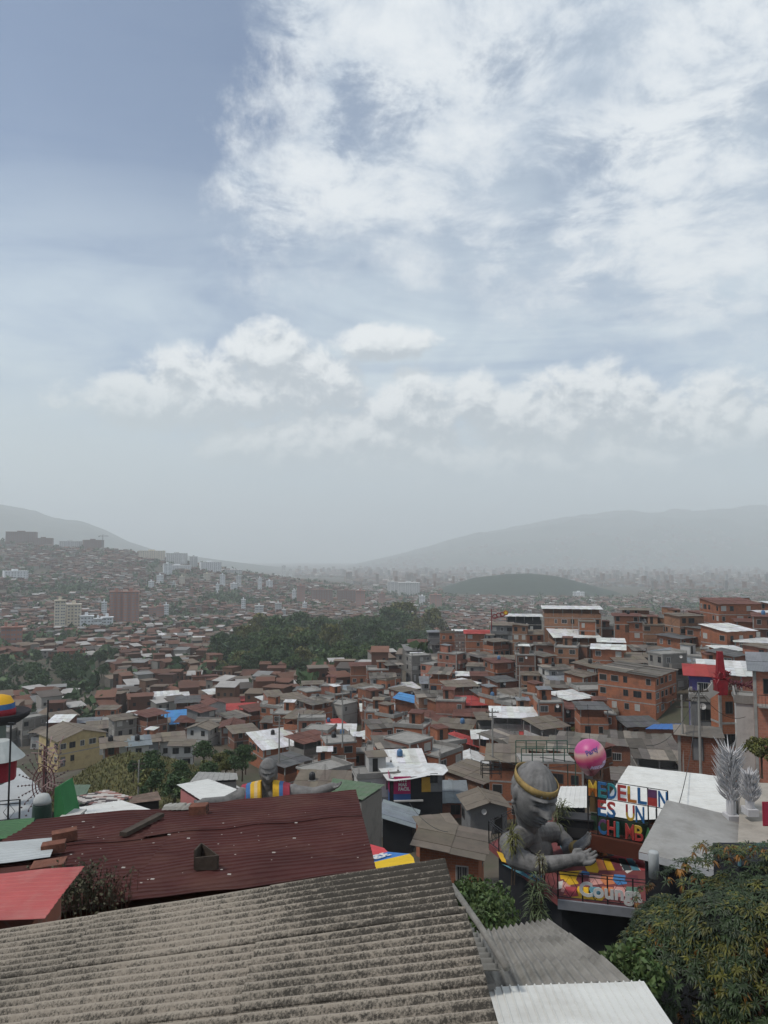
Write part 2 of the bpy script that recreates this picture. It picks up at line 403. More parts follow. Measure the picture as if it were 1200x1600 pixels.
def house(pos, yaw, w, d, h, wall, rt, rc, n=None, deep=4.0, rng=None, tilt=None, windows=True, look=None, name=None, label=None, doors=True, both=True):
    rng = rng or random
    n = n or max(1, round(h / 2.65)); fh = h / n
    nm = name or {'b': 'brick_house', 'd': 'brick_house', 't': 'brick_house', 'n': 'brick_house', 'k': 'shed'}.get(wall, 'plaster_house')
    root = thing(nm, label, 'house' if wall != 'k' else 'shed', pos, yaw, 'houses stepping down the hillside')
    tilt = R(rng.uniform(1.0, 6.5)) if tilt is None else R(tilt)
    wm = MT[wall]; b = MB()
    hs = h
    if rt == 't' and n >= 1:
        hs = h - min(2.2, fh * .95) if n > 1 else h * .25
    top = hs + (d * math.tan(tilt) if rt in 's' else 0)
    # wall: front edge at hs, back edge rises with the roof
    b.hexa([(0, 0, -deep), (w, 0, -deep), (w, d, -deep), (0, d, -deep), (0, 0, hs), (w, 0, hs), (w, d, top), (0, d, top)], 0)
    for k in range(1, n + 1):
        z = fh * k - .1
        if z > hs - .12: continue
        b.box(-.03, w + .03, -.03, d + .03, z - .11, z + .11, 1)
    if wall in 'bdtnc' and rng.random() < .5:
        for x in ([0, w] if w < 7 else [0, w * .5, w]): b.box(x - .13, x + .13, -.045, .2, -deep, hs, 1)
    if rt == 't':
        pr = .85 if h - hs > 1.5 else .3
        b.box(0, w, 0, .14, hs, hs + pr, 0); b.box(0, .14, .14, d, hs, hs + pr, 0); b.box(w - .14, w, .14, d, hs, hs + pr, 0)
        b.box(0, w, d * .62, d * .62 + .15, hs, h + d * .62 * math.tan(tilt) - .05, 0)
        for x in np.linspace(.08, w - .08, max(2, int(w / 2.6) + 1)):
            for y in (.08, d - .08): b.box(x - .08, x + .08, y - .08, y + .08, hs, h + y * math.tan(tilt) - .02, 1)
    if rt == 'g':
        # gable along the depth: triangular ends front and back
        rh = w * .5 * math.tan(R(16))
        for y in (0.0, d - .15):
            k = len(b.v); b.v += [(0, y, hs), (w, y, hs), (w / 2, y, hs + rh), (0, y + .15, hs), (w, y + .15, hs), (w / 2, y + .15, hs + rh)]
            for f in ((0, 1, 2), (5, 4, 3), (0, 2, 5, 3), (1, 4, 5, 2)): b.f.append(tuple(k + i for i in f)); b.m.append(0); b.t.append((1, 1, 1))
    b.build('wall', [wm, concrete], root)
    oh = rng.uniform(.35, .75); rb = MB()
    if rt in 'st': roof_sheets(w, d, oh, h + .05, tilt, rng, rc == 'J', b=rb)
    elif rt == 'f':
        rb.box(-.15, w + .15, -.15, d + .15, h, h + .16)
        for (x0, x1, y0, y1) in ((-.15, w + .15, -.15, 0), (-.15, w + .15, d, d + .15), (-.15, 0, 0, d), (w, w + .15, 0, d)): rb.box(x0, x1, y0, y1, h + .16, h + rng.choice([.3, .3, .75]))
    elif rt == 'g':
        rh = w * .5 * math.tan(R(16)); ns = max(2, int(d / 1.1))
        for i in range(ns):
            ya, yb = -oh + (d + 2 * oh) * i / ns, -oh + (d + 2 * oh) * (i + 1) / ns + .04; l = .03 * (i % 2) + .05
            t = rng.uniform(.88, 1.08); rb.tint = (t, t, t)
            k2 = rh / (w / 2)
            rb.slab([(-oh, ya, hs - oh * k2 + l), (w / 2, ya, hs + rh + l), (w / 2, yb, hs + rh + l), (-oh, yb, hs - oh * k2 + l)], .04)
            rb.slab([(w / 2, ya, hs + rh + l), (w + oh, ya, hs - oh * k2 + l), (w + oh, yb, hs - oh * k2 + l), (w / 2, yb, hs + rh + l)], .04)
        rb.tint = (1, 1, 1); rb.tube([(w / 2, -oh - .02, hs + rh + .1), (w / 2, d + oh + .02, hs + rh + .1)], .11, 6)
    rb.build('roof', [RMT[rc]], root)
    if windows:
        kinds = ['dark', 'dark', 'hole', 'hole', 'bars', 'curt'] if wall in 'bdtn' else ['dark', 'dark', 'bars', 'curt']
        dr = 0
        nfl = n - (1 if rt == 't' else 0)
        for k in range(nfl):
            for face, L_ in (('f', w), ('l', d), ('r', d)):
                if face != 'f' and not both: continue
                m = max(1, int(L_ / 2.1)); 
                for i in range(m):
                    if rng.random() < (.22 if face == 'f' else .42): continue
                    c = L_ * (i + .5) / m + rng.uniform(-.15, .15); ww = rng.choice([.7, .9, .9, 1.2, 1.5]); ww = min(ww, L_ / m - .3)
                    if ww < .4: continue
                    ww = round(ww, 1); z = fh * k + .95 * min(1, fh / 2.6)
                    if z + 1.15 > (hs if rt != 'g' else hs): z = max(fh * k + .2, hs - 1.35)
                    if z + 1.2 > hs: continue
                    me = win(ww, rng.choice(kinds)); nm2 = 'window'
                    if k == 0 and face == 'f' and dr < 1 and doors and rng.random() < .5 and fh > 2.15:
                        me = rng.choice(DOORS); nm2 = 'door'; z = .05; dr += 1
                    lc, rz_ = {'f': ((c, -.002, z), 0), 'l': ((-.002, c, z), R(-90)), 'r': ((w + .002, c, z), R(90))}[face]
                    if nm2 == 'door': ob('handle', HANDLE, ob('door', me, root, lc, rz_))
                    else: put_window(me, root, lc, rz_)
    if n >= 2 and w > 4 and rt != 'g' and rng.random() < .42 and wall != 'k':
        zb_ = fh * rng.randint(1, n - 1) - .02; xa = rng.uniform(.1, w * .3); xb = min(w - .1, xa + rng.uniform(.4, .8) * w); bb = MB(); bb.box(xa, xb, -.95, -.03, zb_ - .14, zb_, 0)
        if rng.random() < .5:
            bb.box(xa, xb, -.95, -.83, zb_, zb_ + .85, 1); bb.box(xa, xa + .12, -.83, -.03, zb_, zb_ + .85, 1); bb.box(xb - .12, xb, -.83, -.03, zb_, zb_ + .85, 1)
        else:
            for x in np.linspace(xa + .03, xb - .03, int((xb - xa) / .28) + 2): bb.box(x - .012, x + .012, -.93, -.905, zb_, zb_ + .9, 2)
            bb.box(xa, xb, -.94, -.90, zb_ + .9, zb_ + .95, 2)
        bb.build('balcony', [concrete, wm, steel], root)
    if rt == 'f' and rng.random() < .8:
        bb = MB(); hh = rng.uniform(.4, 1.0)
        for x in (.15, w - .15):
            for y in (.15, d - .15):
                bb.box(x - .13, x + .13, y - .13, y + .13, h + .16, h + hh, 0)
                for a_ in (-.07, .07): bb.box(x + a_ - .012, x + a_ + .012, y - .012, y + .012, h + hh, h + hh + .5, 1)
        bb.build('column_stub', [concrete, flat('rebar', (.07, .035, .025))], root)
        if w > 4.5 and d > 4.5 and rng.random() < .55:
            bb = MB(); x0, y0 = rng.uniform(.5, w - 3.2), d - 2.6; bb.box(x0, x0 + 2.4, y0, d - .2, h + .16, h + 2.2, 0); bb.box(x0 + .5, x0 + 1.25, y0 - .02, y0, h + .2, h + 2.0, 1); bb.build('rooftop_room', [wm, dark_hole], root)
            bb = MB(); roof_sheets(2.4, 2.4, .25, h + 2.25, R(4), rng, n=3, b=bb); o_ = bb.build('rooftop_room_cover', [RMT[rng.choice('WGBM')]], root); o_.location = (x0, y0, 0)
    if rng.random() < .16 and rt in 'sf':
        bb = MB(); x, y = w * rng.uniform(.2, .8), d * rng.uniform(.4, .8); z = h; bb.tube([(x, y, z), (x, y, z + 2.6)], .025, 4)
        for q_ in range(4): bb.box(x - .45 + .07 * q_, x + .45 - .07 * q_, y - .012, y + .012, z + 2.0 + .16 * q_, z + 2.02 + .16 * q_)
        bb.build('antenna', [steel], root)
    if rng.random() < .14:
        bb = MB(); bb.lathe([(.03, 0), (.20, .05), (.34, .14), (.33, .15), (.19, .07), (.02, .02)], 14); o_ = bb.build('satellite_dish', [frame_w], root); o_.location = (w * rng.uniform(.2, .8), -.25, min(hs, h) - .5); o_.rotation_euler = (R(70), 0, R(rng.uniform(-40, 40)))
    c = Vector((math.cos(yaw) * w / 2 - math.sin(yaw) * d / 2, math.sin(yaw) * w / 2 + math.cos(yaw) * d / 2, h * .7)) + Vector(pos)
    FOOT.append((c.x, c.y, max(w, d) * .5))
    if label is None:
        rw = {'s': 'roof', 't': 'terrace roof', 'f': 'flat roof', 'g': 'gable roof'}[rt]
        AUTO.append((root, look or f"{NUMW[min(n, 5)]} {WALLW[wall]} {'house' if wall != 'k' else 'shed'} with {ROOFW[rc]} {rw}", c))
    HOUSES.append((root, w, d, h, tilt, rt)); root['h'] = h
    del root['h']
    return root
def house_px(uc, vt, vb, dl, dr, wall, rt, rc, **k):
    Y = k.pop('Y', None) or hit(uc, vb)
    s = Y / F; al = math.atan((uc - 600) / F)
    th = k.pop('th', None); th = math.atan2(dl, dr) if th is None else R(th)
    w = k.pop('w', None) or (math.hypot(dl, dr) * s if 'th' not in k else dr * s / math.cos(th)); d = k.pop('d', None)
    if dl < 7: th = R(2); w = (dr + dl) * s; d = d or min(max(w * .8, 5.0), 8.0)
    d = d or w
    if 8 > dr and dl > 20: th = R(86); d = w; w = min(max(d * .8, 5), 8)
    top = P(uc, vt, Y); bot = P(uc, vb, Y)
    zt = terr(bot.x, Y); h = top.z - bot.z
    deep = max(3.0, bot.z - zt + 3)
    fl = k.pop('drop', 0)
    pos = (bot.x, Y, bot.z - fl); h += fl
    return house(pos, th - al, w, d, h, wall, rt, rc, deep=deep, rng=random.Random(int(uc * 31 + vt)), **k)
HL = """973 953 975 0 39 d s B Y=205
960 962 988 0 37 b s M Y=198
996 963 990 3 24 d s B Y=200
1063 963 1012 23 35 t s B n=3
1125 944 992 29 59 b s M
1137 987 1030 38 40 b s W tilt=6
1150 1003 1032 0 65 n s W
1178 963 1000 2 40 d s M
984 972 1016 0 22 b s D
1006 977 1016 4 34 t f B
1075 1036 1068 51 26 w s T tilt=12
984 1026 1058 0 40 w s B
850 951 992 0 86 t t W Y=215
905 972 998 0 25 b f B Y=205
940 981 1008 0 37 t s D
868 996 1038 11 67 t t W tilt=5
937 1003 1040 0 36 d t W
837 1008 1042 3 31 d s J
858 1047 1078 16 39 w s J
897 1047 1070 0 24 d s B
868 1070 1100 12 57 k t G
930 1040 1060 12 45 t t B
1025 1058 1122 87 32 b s J n=3
983 1135 1158 18 45 t s D
934 1116 1140 0 30 b f B
889 1094 1142 33 39 b s W
800 1093 1118 25 50 d s B
771 1120 1178 3 62 c t W
717 1103 1148 13 53 b t R
687 1098 1145 19 20 b s B
660 1101 1128 42 8 b s U tilt=10
615 1078 1098 14 42 b s W
566 1111 1145 6 44 b t W
616 1128 1155 32 28 d s J
579 1060 1100 3 36 w s J
604 1064 1098 26 22 b f B
548 1041 1070 3 30 b s M
516 1049 1070 3 29 d t M
504 1079 1107 0 42 w s T
546 1079 1107 0 30 u s D
473 1070 1106 2 30 d s B
418 1098 1122 18 27 d s W
441 1108 1150 34 23 b f C
509 1142 1162 20 40 w s R
579 1157 1182 29 25 b s W
412 1171 1200 24 58 b s W tilt=10
356 1110 1134 3 60 b s R
330 1144 1162 2 30 w s B
366 1146 1172 10 35 d s B
498 1180 1215 3 58 b s B
540 1176 1205 3 36 c t B
767 977 1016 3 32 g s B
793 963 1000 0 52 k t W
728 990 1025 0 37 b s R
707 986 1018 3 20 d t W
688 989 1016 0 22 b f B Y=262
669 988 1016 0 18 g t G Y=268
640 1004 1022 0 27 b s M Y=270
757 1006 1032 4 44 g f C
765 1030 1062 2 42 d s B
667 1030 1056 2 46 b s J
643 1024 1054 1 19 w s W
714 1031 1056 0 20 b s J
733 1033 1058 0 28 n s M
659 1068 1092 2 54 w s G
714 1056 1088 0 23 d s W
737 1056 1092 1 23 d s M
778 1066 1092 18 30 d s D
815 1055 1082 0 27 t s B
824 978 1030 22 3 t s B
824 992 1030 15 36 b s B
640 1040 1060 0 20 d s J
770 1085 1112 0 30 d s M
740 1154 1190 3 26 d s W
683 1165 1198 2 57 n g R
706 1194 1222 2 58 d g W
766 1190 1230 0 22 w f W
818 1160 1185 0 22 y s R
600 1212 1276 10 66 k s W tilt=14
665 1252 1282 2 60 n s T tilt=12
644 1290 1328 45 3 k s T tilt=14
735 1262 1306 14 56 g g B
755 1224 1252 60 35 t s B
665 1300 1340 15 50 b s B
748 1338 1398 90 8 b s B
863 1168 1200 3 55 t t B
950 1164 1196 4 92 d s J
962 1218 1262 4 50 d s J
90 1158 1200 28 70 y g B n=2
162 1168 1205 0 38 d s B
200 1166 1190 0 30 w s T
224 1160 1186 0 22 g s B
250 1158 1184 0 34 w s B
300 1165 1200 32 4 w s B n=2
340 1128 1160 30 6 b s J
243 1090 1116 2 46 g s W
280 1096 1112 4 22 k t W
328 1085 1110 10 22 t t W
300 1106 1140 0 26 t s J
318 1112 1136 4 14 u t W
246 1132 1152 4 42 d t U tilt=16
365 1096 1108 4 30 b s R
420 1075 1090 4 30 d s M
200 1085 1108 40 6 t f B n=3
152 1102 1116 0 20 d s W
78 1126 1142 0 32 c s W
76 1096 1112 0 22 d s W
300 1060 1082 3 36 b f M
90 1018 1036 3 36 b s M
330 1240 1262 20 40 w g W
560 1236 1262 50 40 c g N"""
def parse():
    for l in HL.strip().splitlines():
        p = l.split()
        a = [float(x) for x in p[:5]]; kw = {}
        for t in p[8:]:
            kk, vv = t.split('='); kw[kk] = int(vv) if kk == 'n' else float(vv)
        house_px(*a, *p[5:8], **kw)
parse()
# ------------------------------------------------------------------ more of the neighbourhood between the houses placed above
def clear(x, y, r, pad=.0):
    return all((x - a) ** 2 + (y - b) ** 2 > (r + c + pad) ** 2 for a, b, c in FOOT)
RESERVED = [(0, 60, 240, 90), ]
def in_view(x, y, m=40):
    u = 600 + F * x / y; return -m < u < 1200 + m
def fillers():
    rng = random.Random(11); y = 72.0; cnt = 0
    while y < 330 and cnt < 168:
        step = 6.6 if y < 170 else 8.4
        x = -0.60 * y
        while x < .60 * y:
            px, py = x + rng.uniform(-1.6, 1.6), y + rng.uniform(-1.6, 1.6); x += step
            u, v = proj((px, py, terr(px, py)))
            if not (-40 < u < 1240): continue
            if u < 470 and (y < 128 or (v > 1172)): continue            # grassy bank, gully and the street on the left
            if u < 190 and y > 300: continue
            if u < 330 and 300 > y > 128 and rng.random() < .12: continue
            if 600 > u > 330 and v < 1068 and y > 240: continue         # the grove
            if u > 470 and y < 100: continue
            if 1030 < u and y < 150: continue
            w = rng.uniform(4.6, 7.2); d = rng.uniform(4.6, 7)
            if not clear(px, py, max(w, d) * .5, -.9): continue
            st = rng.choice([2, 2, 3, 3]) if u > 420 else rng.choice([1, 2, 2, 2, 3])
            if u > 640: st = rng.choice([2, 2, 3]) if v > 1060 else rng.choice([1, 2, 2])
            left = u < 430
            wall = rng.choice('bbdtbbntbbbncw' if not left else 'bdtddwbgcd'); rt = rng.choice('sssttfff' if not left else 'ssssgttff')
            rc = rng.choice('BBJJDMMWBBJ' if not left else 'BBMMJMBGWBD')
            if rt == 'f': rc = 'C'
            if rt == 'g': rc = rng.choice('MMB')
            yaw = rng.choice([0, 0, .3, .6, -.3, .8]) + rng.uniform(-.12, .12)
            z = terr(px, py)
            house((px - w / 2, py - d / 2, z), yaw, w, d, 2.6 * st + rng.uniform(-.2, .2), wall, rt, rc, n=st, deep=3.5, rng=rng, both=y < 230)
            cnt += 1
        y += step * .92
    return cnt
NF = fillers()

# ------------------------------------------------------------------ the far town: thousands of small houses nobody could count
town_wall = pm('town_wall', (.30, .29, .28), .15, .15, .95, tint=True); town_roof = pm('town_roofing', (.32, .305, .29), .15, .2, .9, tint=True)
TREE_SPOTS = []
def green_mask(x, y):
    """parks and tree belts of the valley, where no houses stand"""
    u, v = proj((x, y, terr(x, y)))
    if 335 < u < 680 and 972 < v < 1062 and y > 290 and not (u < 400 and v < 1000): return True
    if -60 < u < 175 and 1030 < v < 1098 and y > 300: return True
    return mnoise.noise(Vector((x / 190, y / 190, 3.3))) > .36
def town():
    rng = np.random.RandomState(5); VS = []; FS = []; MI = []; TT = []
    k = 0
    def emit(x, y, z, w, d, h, yaw, wc, rc, wins):
        nonlocal k
        c, s = math.cos(yaw), math.sin(yaw)
        def T(a, b, e): return (x + c * a - s * b, y + s * a + c * b, z + e)
        b0 = [(-w / 2, -d / 2), (w / 2, -d / 2), (w / 2, d / 2), (-w / 2, d / 2)]
        VS.extend([T(a, b, -6) for a, b in b0] + [T(a, b, h) for a, b in b0])
        for f in ((0, 1, 5, 4), (1, 2, 6, 5), (3, 0, 4, 7)): FS.append(tuple(k + i for i in f)); MI.append(0); TT.append(wc)
        k += 8
        o = .35; up = rng.uniform(-.05, .22) * d
        b1 = [(-w / 2 - o, -d / 2 - o, 0), (w / 2 + o, -d / 2 - o, 0), (w / 2 + o, d / 2 + o, up), (-w / 2 - o, d / 2 + o, up)]
        VS.extend([T(a, b, h + e) for a, b, e in b1] + [T(a, b, h + e + .15) for a, b, e in b1])
        for f in ((4, 5, 6, 7), (0, 1, 5, 4), (1, 2, 6, 5), (3, 0, 4, 7)): FS.append(tuple(k + i for i in f)); MI.append(1); TT.append(rc)
        k += 8
        if wins:
            nf = max(1, int(h / 2.7)); nw = max(1, int(w / 2.4))
            for a in range(nf):
                for i in range(nw):
                    if rng.rand() < .3: continue
                    cx = -w / 2 + w * (i + .5) / nw; zz = a * h / nf + .8; q_ = [(cx - .5, -d / 2 - .03, zz), (cx + .5, -d / 2 - .03, zz), (cx + .5, -d / 2 - .03, zz + 1.2), (cx - .5, -d / 2 - .03, zz + 1.2)]
                    VS.extend(T(*t) for t in q_); FS.append((k, k + 1, k + 2, k + 3)); MI.append(0); TT.append((.05, .05, .055)); k += 4
    WC = [(.40, .17, .10), (.30, .13, .085), (.48, .27, .17), (.75, .73, .68), (.5, .48, .44), (.34, .17, .12), (.42, .22, .14)]
    RC = [(.40, .19, .13), (.44, .23, .16), (.5, .40, .31), (.42, .36, .30), (.34, .16, .11), (.55, .57, .58), (.30, .15, .11), (.25, .22, .20), (.36, .18, .12), (.40, .30, .23), (1.3, 1.3, 1.26)]
    y = 262.0
    while y < 2500:
        st = 8.5 if y < 900 else (10.0 if y < 1500 else 12.5)
        x0, x1 = (-.74 if y < 2050 else -.40) * y, .70 * y
        x = x0
        while x < x1:
            px, py = x + rng.uniform(-2.5, 2.5), y + rng.uniform(-2.5, 2.5); x += st * rng.uniform(.85, 1.3)
            z = terr(px, py); u, v = proj((px, py, z))
            if not -190 < u < 1340: continue
            if (u > 790 and y < 1250) or (u > 690 and y < 560): continue                   # hidden behind the near ridge
            if 690 < u < 1000 and y > 2000: continue
            if green_mask(px, py):
                if rng.rand() < .16: TREE_SPOTS.append((px, py, z))
                continue
            if not clear(px, py, 3.5, -1): continue
            if rng.rand() < .07: TREE_SPOTS.append((px, py, z)); continue
            wc = WC[rng.randint(7)]; rc = RC[rng.randint(11)]; t = rng.uniform(.75, 1.15); h = rng.choice([3, 5.4, 5.4, 8])
            emit(px, py, z, rng.uniform(.6, .95) * st, rng.uniform(.6, .95) * st, h, rng.uniform(-.5, .5) + (.4 if u < 300 else 0), tuple(min(1, a * t) for a in wc), tuple(min(1, a * t) for a in rc), y < 1500)
        y += st * 1.02
    # the valley floor and the lower slopes on the other side
    while y < 7000:
        st = 26 + (y - 2500) / 130.
        x = -.05 * y if y < 4200 else -.12 * y
        while x < .62 * y:
            px, py = x + rng.uniform(-9, 9), y + rng.uniform(-9, 9); x += st * rng.uniform(.8, 1.5)
            z = terr(px, py)
            if mnoise.noise(Vector((px / 500, py / 500, 9.3))) > .25: continue
            if py < 3000 and 680 < 600 + F * px / py < 1010: continue
            wc = [(.62, .55, .50), (.5, .27, .19), (.75, .75, .74), (.55, .5, .47)][rng.randint(4)]
            tall = rng.rand() < .09
            w = rng.uniform(.4, .9) * st * (.6 if tall else 1); h = rng.uniform(20, 48) if tall else rng.uniform(5, 14)
            emit(px, py, z, w, w * .7, h, rng.uniform(-.6, .6), wc, RC[rng.randint(11)], False)
        y += st * 1.1
    # houses climbing the foot of the far right hand mountain
    from mathutils.bvhtree import BVHTree
    bv = BVHTree.FromPolygons([v.co[:] for v in M_RIGHT.data.vertices], [tuple(p.vertices) for p in M_RIGHT.data.polygons])
    for _ in range(2600):
        py = 7650 + 1700 * rng.rand() ** 1.6; px = rng.uniform(-.02, .60) * py
        if mnoise.noise(Vector((px / 420, py / 420, 2.3))) < -.05: continue
        h_ = bv.ray_cast(Vector((px, py, 900)), Vector((0, 0, -1)))
        if h_[0] is None: continue
        w = rng.uniform(14, 40); emit(px, py, h_[0].z, w, w * .6, rng.uniform(6, 30), rng.uniform(-.5, .5), [(.62, .55, .50), (.5, .27, .19), (.75, .75, .74)][rng.randint(3)], RC[rng.randint(11)], False)
    me = bpy.data.meshes.new('distant_houses'); me.from_pydata(VS, [], FS); me.materials.append(town_wall); me.materials.append(town_roof)
    me.polygons.foreach_set('material_index', MI)
    at = me.color_attributes.new('tint', 'FLOAT_COLOR', 'CORNER')
    arr = np.repeat(np.array([t + (1.0,) for t in TT], dtype=np.float32), [len(f) for f in FS], axis=0)
    at.data.foreach_set('color', arr.ravel())
    tag(ob('distant_houses', me), 'dense carpet of small far brick houses filling the hill and valley', 'houses', None, 'stuff')
town()

# ------------------------------------------------------------------ apartment towers
def tower(u0, u1, vt, vb, c, look, Y=None, style=0, dep=.7):
    Y = Y or hit((u0 + u1) / 2, vb); s = Y / F
    w = (u1 - u0) * s; h = (vb - vt) * s; p = P(u0, vb, Y); d = w * dep
    root = thing('apartment_tower', None, 'apartment block', (p.x, p.y, p.z), -math.atan(((u0 + u1) / 2 - 600) / F) + rnd(-.12, .12), 'apartment towers in the valley')
    wm = pm('tower_wall', c, .08, .05, .9, stain=tuple(x * .7 for x in c), samt=.4, sscale=.03)
    b = MB(); b.box(0, w, 0, d, -25, h, 0)
    nb = max(2, int(w / 9)); nf = max(3, int(h / 2.9)); bw = w / nb
    for i in range(nb):
        x0 = i * bw
        if style == 0:
            b.box(x0 + bw * .08, x0 + bw * .62, -1.1, 0, 0, h - 1.2, 0)          # projecting bay
            wx = [(x0 + bw * .2, x0 + bw * .5, -1.12), (x0 + bw * .7, x0 + bw * .92, -.03)]
        else: wx = [(x0 + bw * .15, x0 + bw * .45, -.03), (x0 + bw * .55, x0 + bw * .85, -.03)]
        for k in range(nf):
            z = h * k / nf + .9
            for a, e, y in wx: b.face([(a, y, z), (e, y, z), (e, y, z + 1.3), (a, y, z + 1.3)], 1)
    nd = max(1, int(d / 7))
    for i in range(nd):
        for k in range(nf):
            z = h * k / nf + .9; a, e = d * (i + .25) / nd, d * (i + .6) / nd
            for x, fl in ((-.03, 1), (w + .03, 0)):
                q_ = [(x, a, z), (x, a, z + 1.3), (x, e, z + 1.3), (x, e, z)]; b.face(q_ if fl else q_[::-1], 1)
    b.build('wall', [wm, flat('tower_windows', (.19, .195, .20))], root)
    r = MB(); r.box(-.4, w + .4, -1.4, d + .4, h, h + .8); r.box(w * .35, w * .6, d * .3, d * .7, h + .8, h + 4.0); r.build('roof', [wm], root)
    c_ = p + Vector((w / 2, 0, h * .6)); AUTO.append((root, look, c_))
PINK, CRM, WHT, GRY, BRK, DBR = (.32, .17, .135), (.58, .52, .42), (.66, .67, .68), (.52, .52, .51), (.33, .16, .12), (.20, .12, .10)
for a in [(170,190,926,984,PINK,'tall pinkish brick apartment tower'),(191,214,926,984,PINK,'tall pinkish brick apartment tower'),(84,100,940,992,CRM,'cream apartment tower'),(103,123,946,990,CRM,'cream apartment tower'),
          (124,144,964,990,WHT,'white apartment block'),(146,158,968,990,WHT,'white apartment block'),(157,174,966,989,WHT,'white apartment block'),(158,166,942,966,WHT,'white apartment block'),
          (0,14,982,1016,BRK,'red brick apartment tower'),(15,32,982,1016,BRK,'red brick apartment tower'),
          (8,51,831,853,DBR,'broad dark brick apartment block',1985),(52,79,841,857,DBR,'broad dark brick apartment block',1985),(92,125,846,858,GRY,'low grey apartment block',1985),(130,160,844,860,DBR,'broad dark brick apartment block',1985),
          (216,254,861,893,CRM,'wide grey apartment block',1900),(259,290,865,899,GRY,'wide grey apartment block',1880),(296,308,870,899,GRY,'slim grey apartment tower',1900),(313,345,879,908,WHT,'wide pale apartment block',1850),(256,297,884,899,WHT,'low white apartment block',1800),(349,377,891,912,GRY,'wide grey apartment block',1900),
          (6,40,893,909,WHT,'low white apartment block'),(244,255,948,968,PINK,'slim pinkish apartment tower'),(256,263,946,966,WHT,'slim white apartment tower'),(232,244,950,966,PINK,'slim pinkish apartment tower'),
          (486,518,922,943,DBR,'wide brown apartment block'),(527,555,923,944,DBR,'wide brown apartment block'),(556,570,924,952,PINK,'pinkish apartment tower'),(592,602,928,948,PINK,'pinkish apartment tower'),
          (605,622,910,930,GRY,'grey apartment tower'),(622,656,911,932,GRY,'wide grey apartment block'),(464,476,916,946,PINK,'slim pinkish apartment tower'),(420,440,899,915,WHT,'pale apartment block',2400),(447,462,903,920,GRY,'grey apartment tower',2400),(440,446,884,905,GRY,'thin far skyscraper',4200),(451,456,889,905,GRY,'thin far skyscraper',4200),
          (655,664,932,948,WHT,'slim white apartment tower'),(672,690,930,950,PINK,'pinkish apartment tower'),(744,752,930,950,WHT,'slim white apartment tower',2100),(760,774,934,956,PINK,'pinkish apartment tower',2000),(776,782,926,950,WHT,'slim white apartment tower',2300),
          (838,846,928,952,WHT,'slim white apartment tower',2300),(850,858,928,952,WHT,'slim white apartment tower',2300),(868,892,938,956,DBR,'wide brown apartment block',1900),(896,913,926,956,WHT,'pale apartment tower',2100),(990,1000,940,962,WHT,'pale apartment tower',2100),(1014,1032,950,972,GRY,'grey apartment tower',1900),(704,716,936,954,PINK,'pinkish apartment tower',2100),(722,734,934,956,BRK,'red brick apartment tower',2000)]:
    tower(*a[:6], Y=a[6] if len(a) > 6 else None, style=0 if a[1] - a[0] > 18 else 1)
_tr = random.Random(61)
for i in range(20):
    u = 232 + i * 12.5 + _tr.uniform(-5, 5); vb_ = 912 + i * 1.6 + _tr.uniform(-14, 34); w_ = _tr.choice([5, 6, 8, 10, 13]); hgt = _tr.uniform(12, 24)
    c_, lk = _tr.choice([(WHT, 'small white apartment tower'), (WHT, 'small white apartment tower'), (CRM, 'small cream apartment tower'), (GRY, 'small grey apartment tower'), (PINK, 'small pinkish apartment tower')])
    tower(u, u + w_, vb_ - hgt, vb_, c_, lk, style=1)
# tower crane on the hill
p = P(160, 860, 1985); cr = thing('tower_crane', 'tower crane standing on the skyline of the crowded left hill', 'crane', p)
b = MB(); b.tube([(0, 0, 0), (0, 0, 44)], .9, 4); b.build('mast', [flat('crane_grey', (.2, .2, .2))], cr)
b = MB(); b.tube([(-12, 0, 40), (16, 0, 40)], .7, 4); b.tube([(0, 0, 44), (14, 0, 40.4)], .25, 4); b.tube([(0, 0, 44), (-11, 0, 40.4)], .25, 4); b.box(-12, -9, -1, 1, 37.5, 40); b.build('jib', [plain['crane_grey']], cr)
# two large low sheds among the far trees
for (u0, u1, vt, vb, look) in ((232, 278, 992, 1005, 'long white warehouse among far trees'), (432, 474, 981, 992, 'long grey shed beside the far trees'), (282, 345, 1000, 1008, 'low white hall among far trees'), (114, 156, 1005, 1016, 'large grey metal shed')):
    Y = hit((u0 + u1) / 2, vb); p = P(u0, vb, Y); w = (u1 - u0) * Y / F; h = (vb - vt) * Y / F * .8
    r = thing('warehouse', None, 'warehouse', p, 0); b = MB(); b.box(0, w, 0, w * .4, -4, h); b.build('wall', [MT['w'] if 'white' in look else MT['g']], r)
    rb = MB(); roof_sheets(w, w * .4, .5, h + .05, R(9), random, n=10, b=rb); rb.build('roof', [RMT['W' if 'white' in look else 'G']], r); AUTO.append((r, look, p + Vector((w / 2, 0, h))))

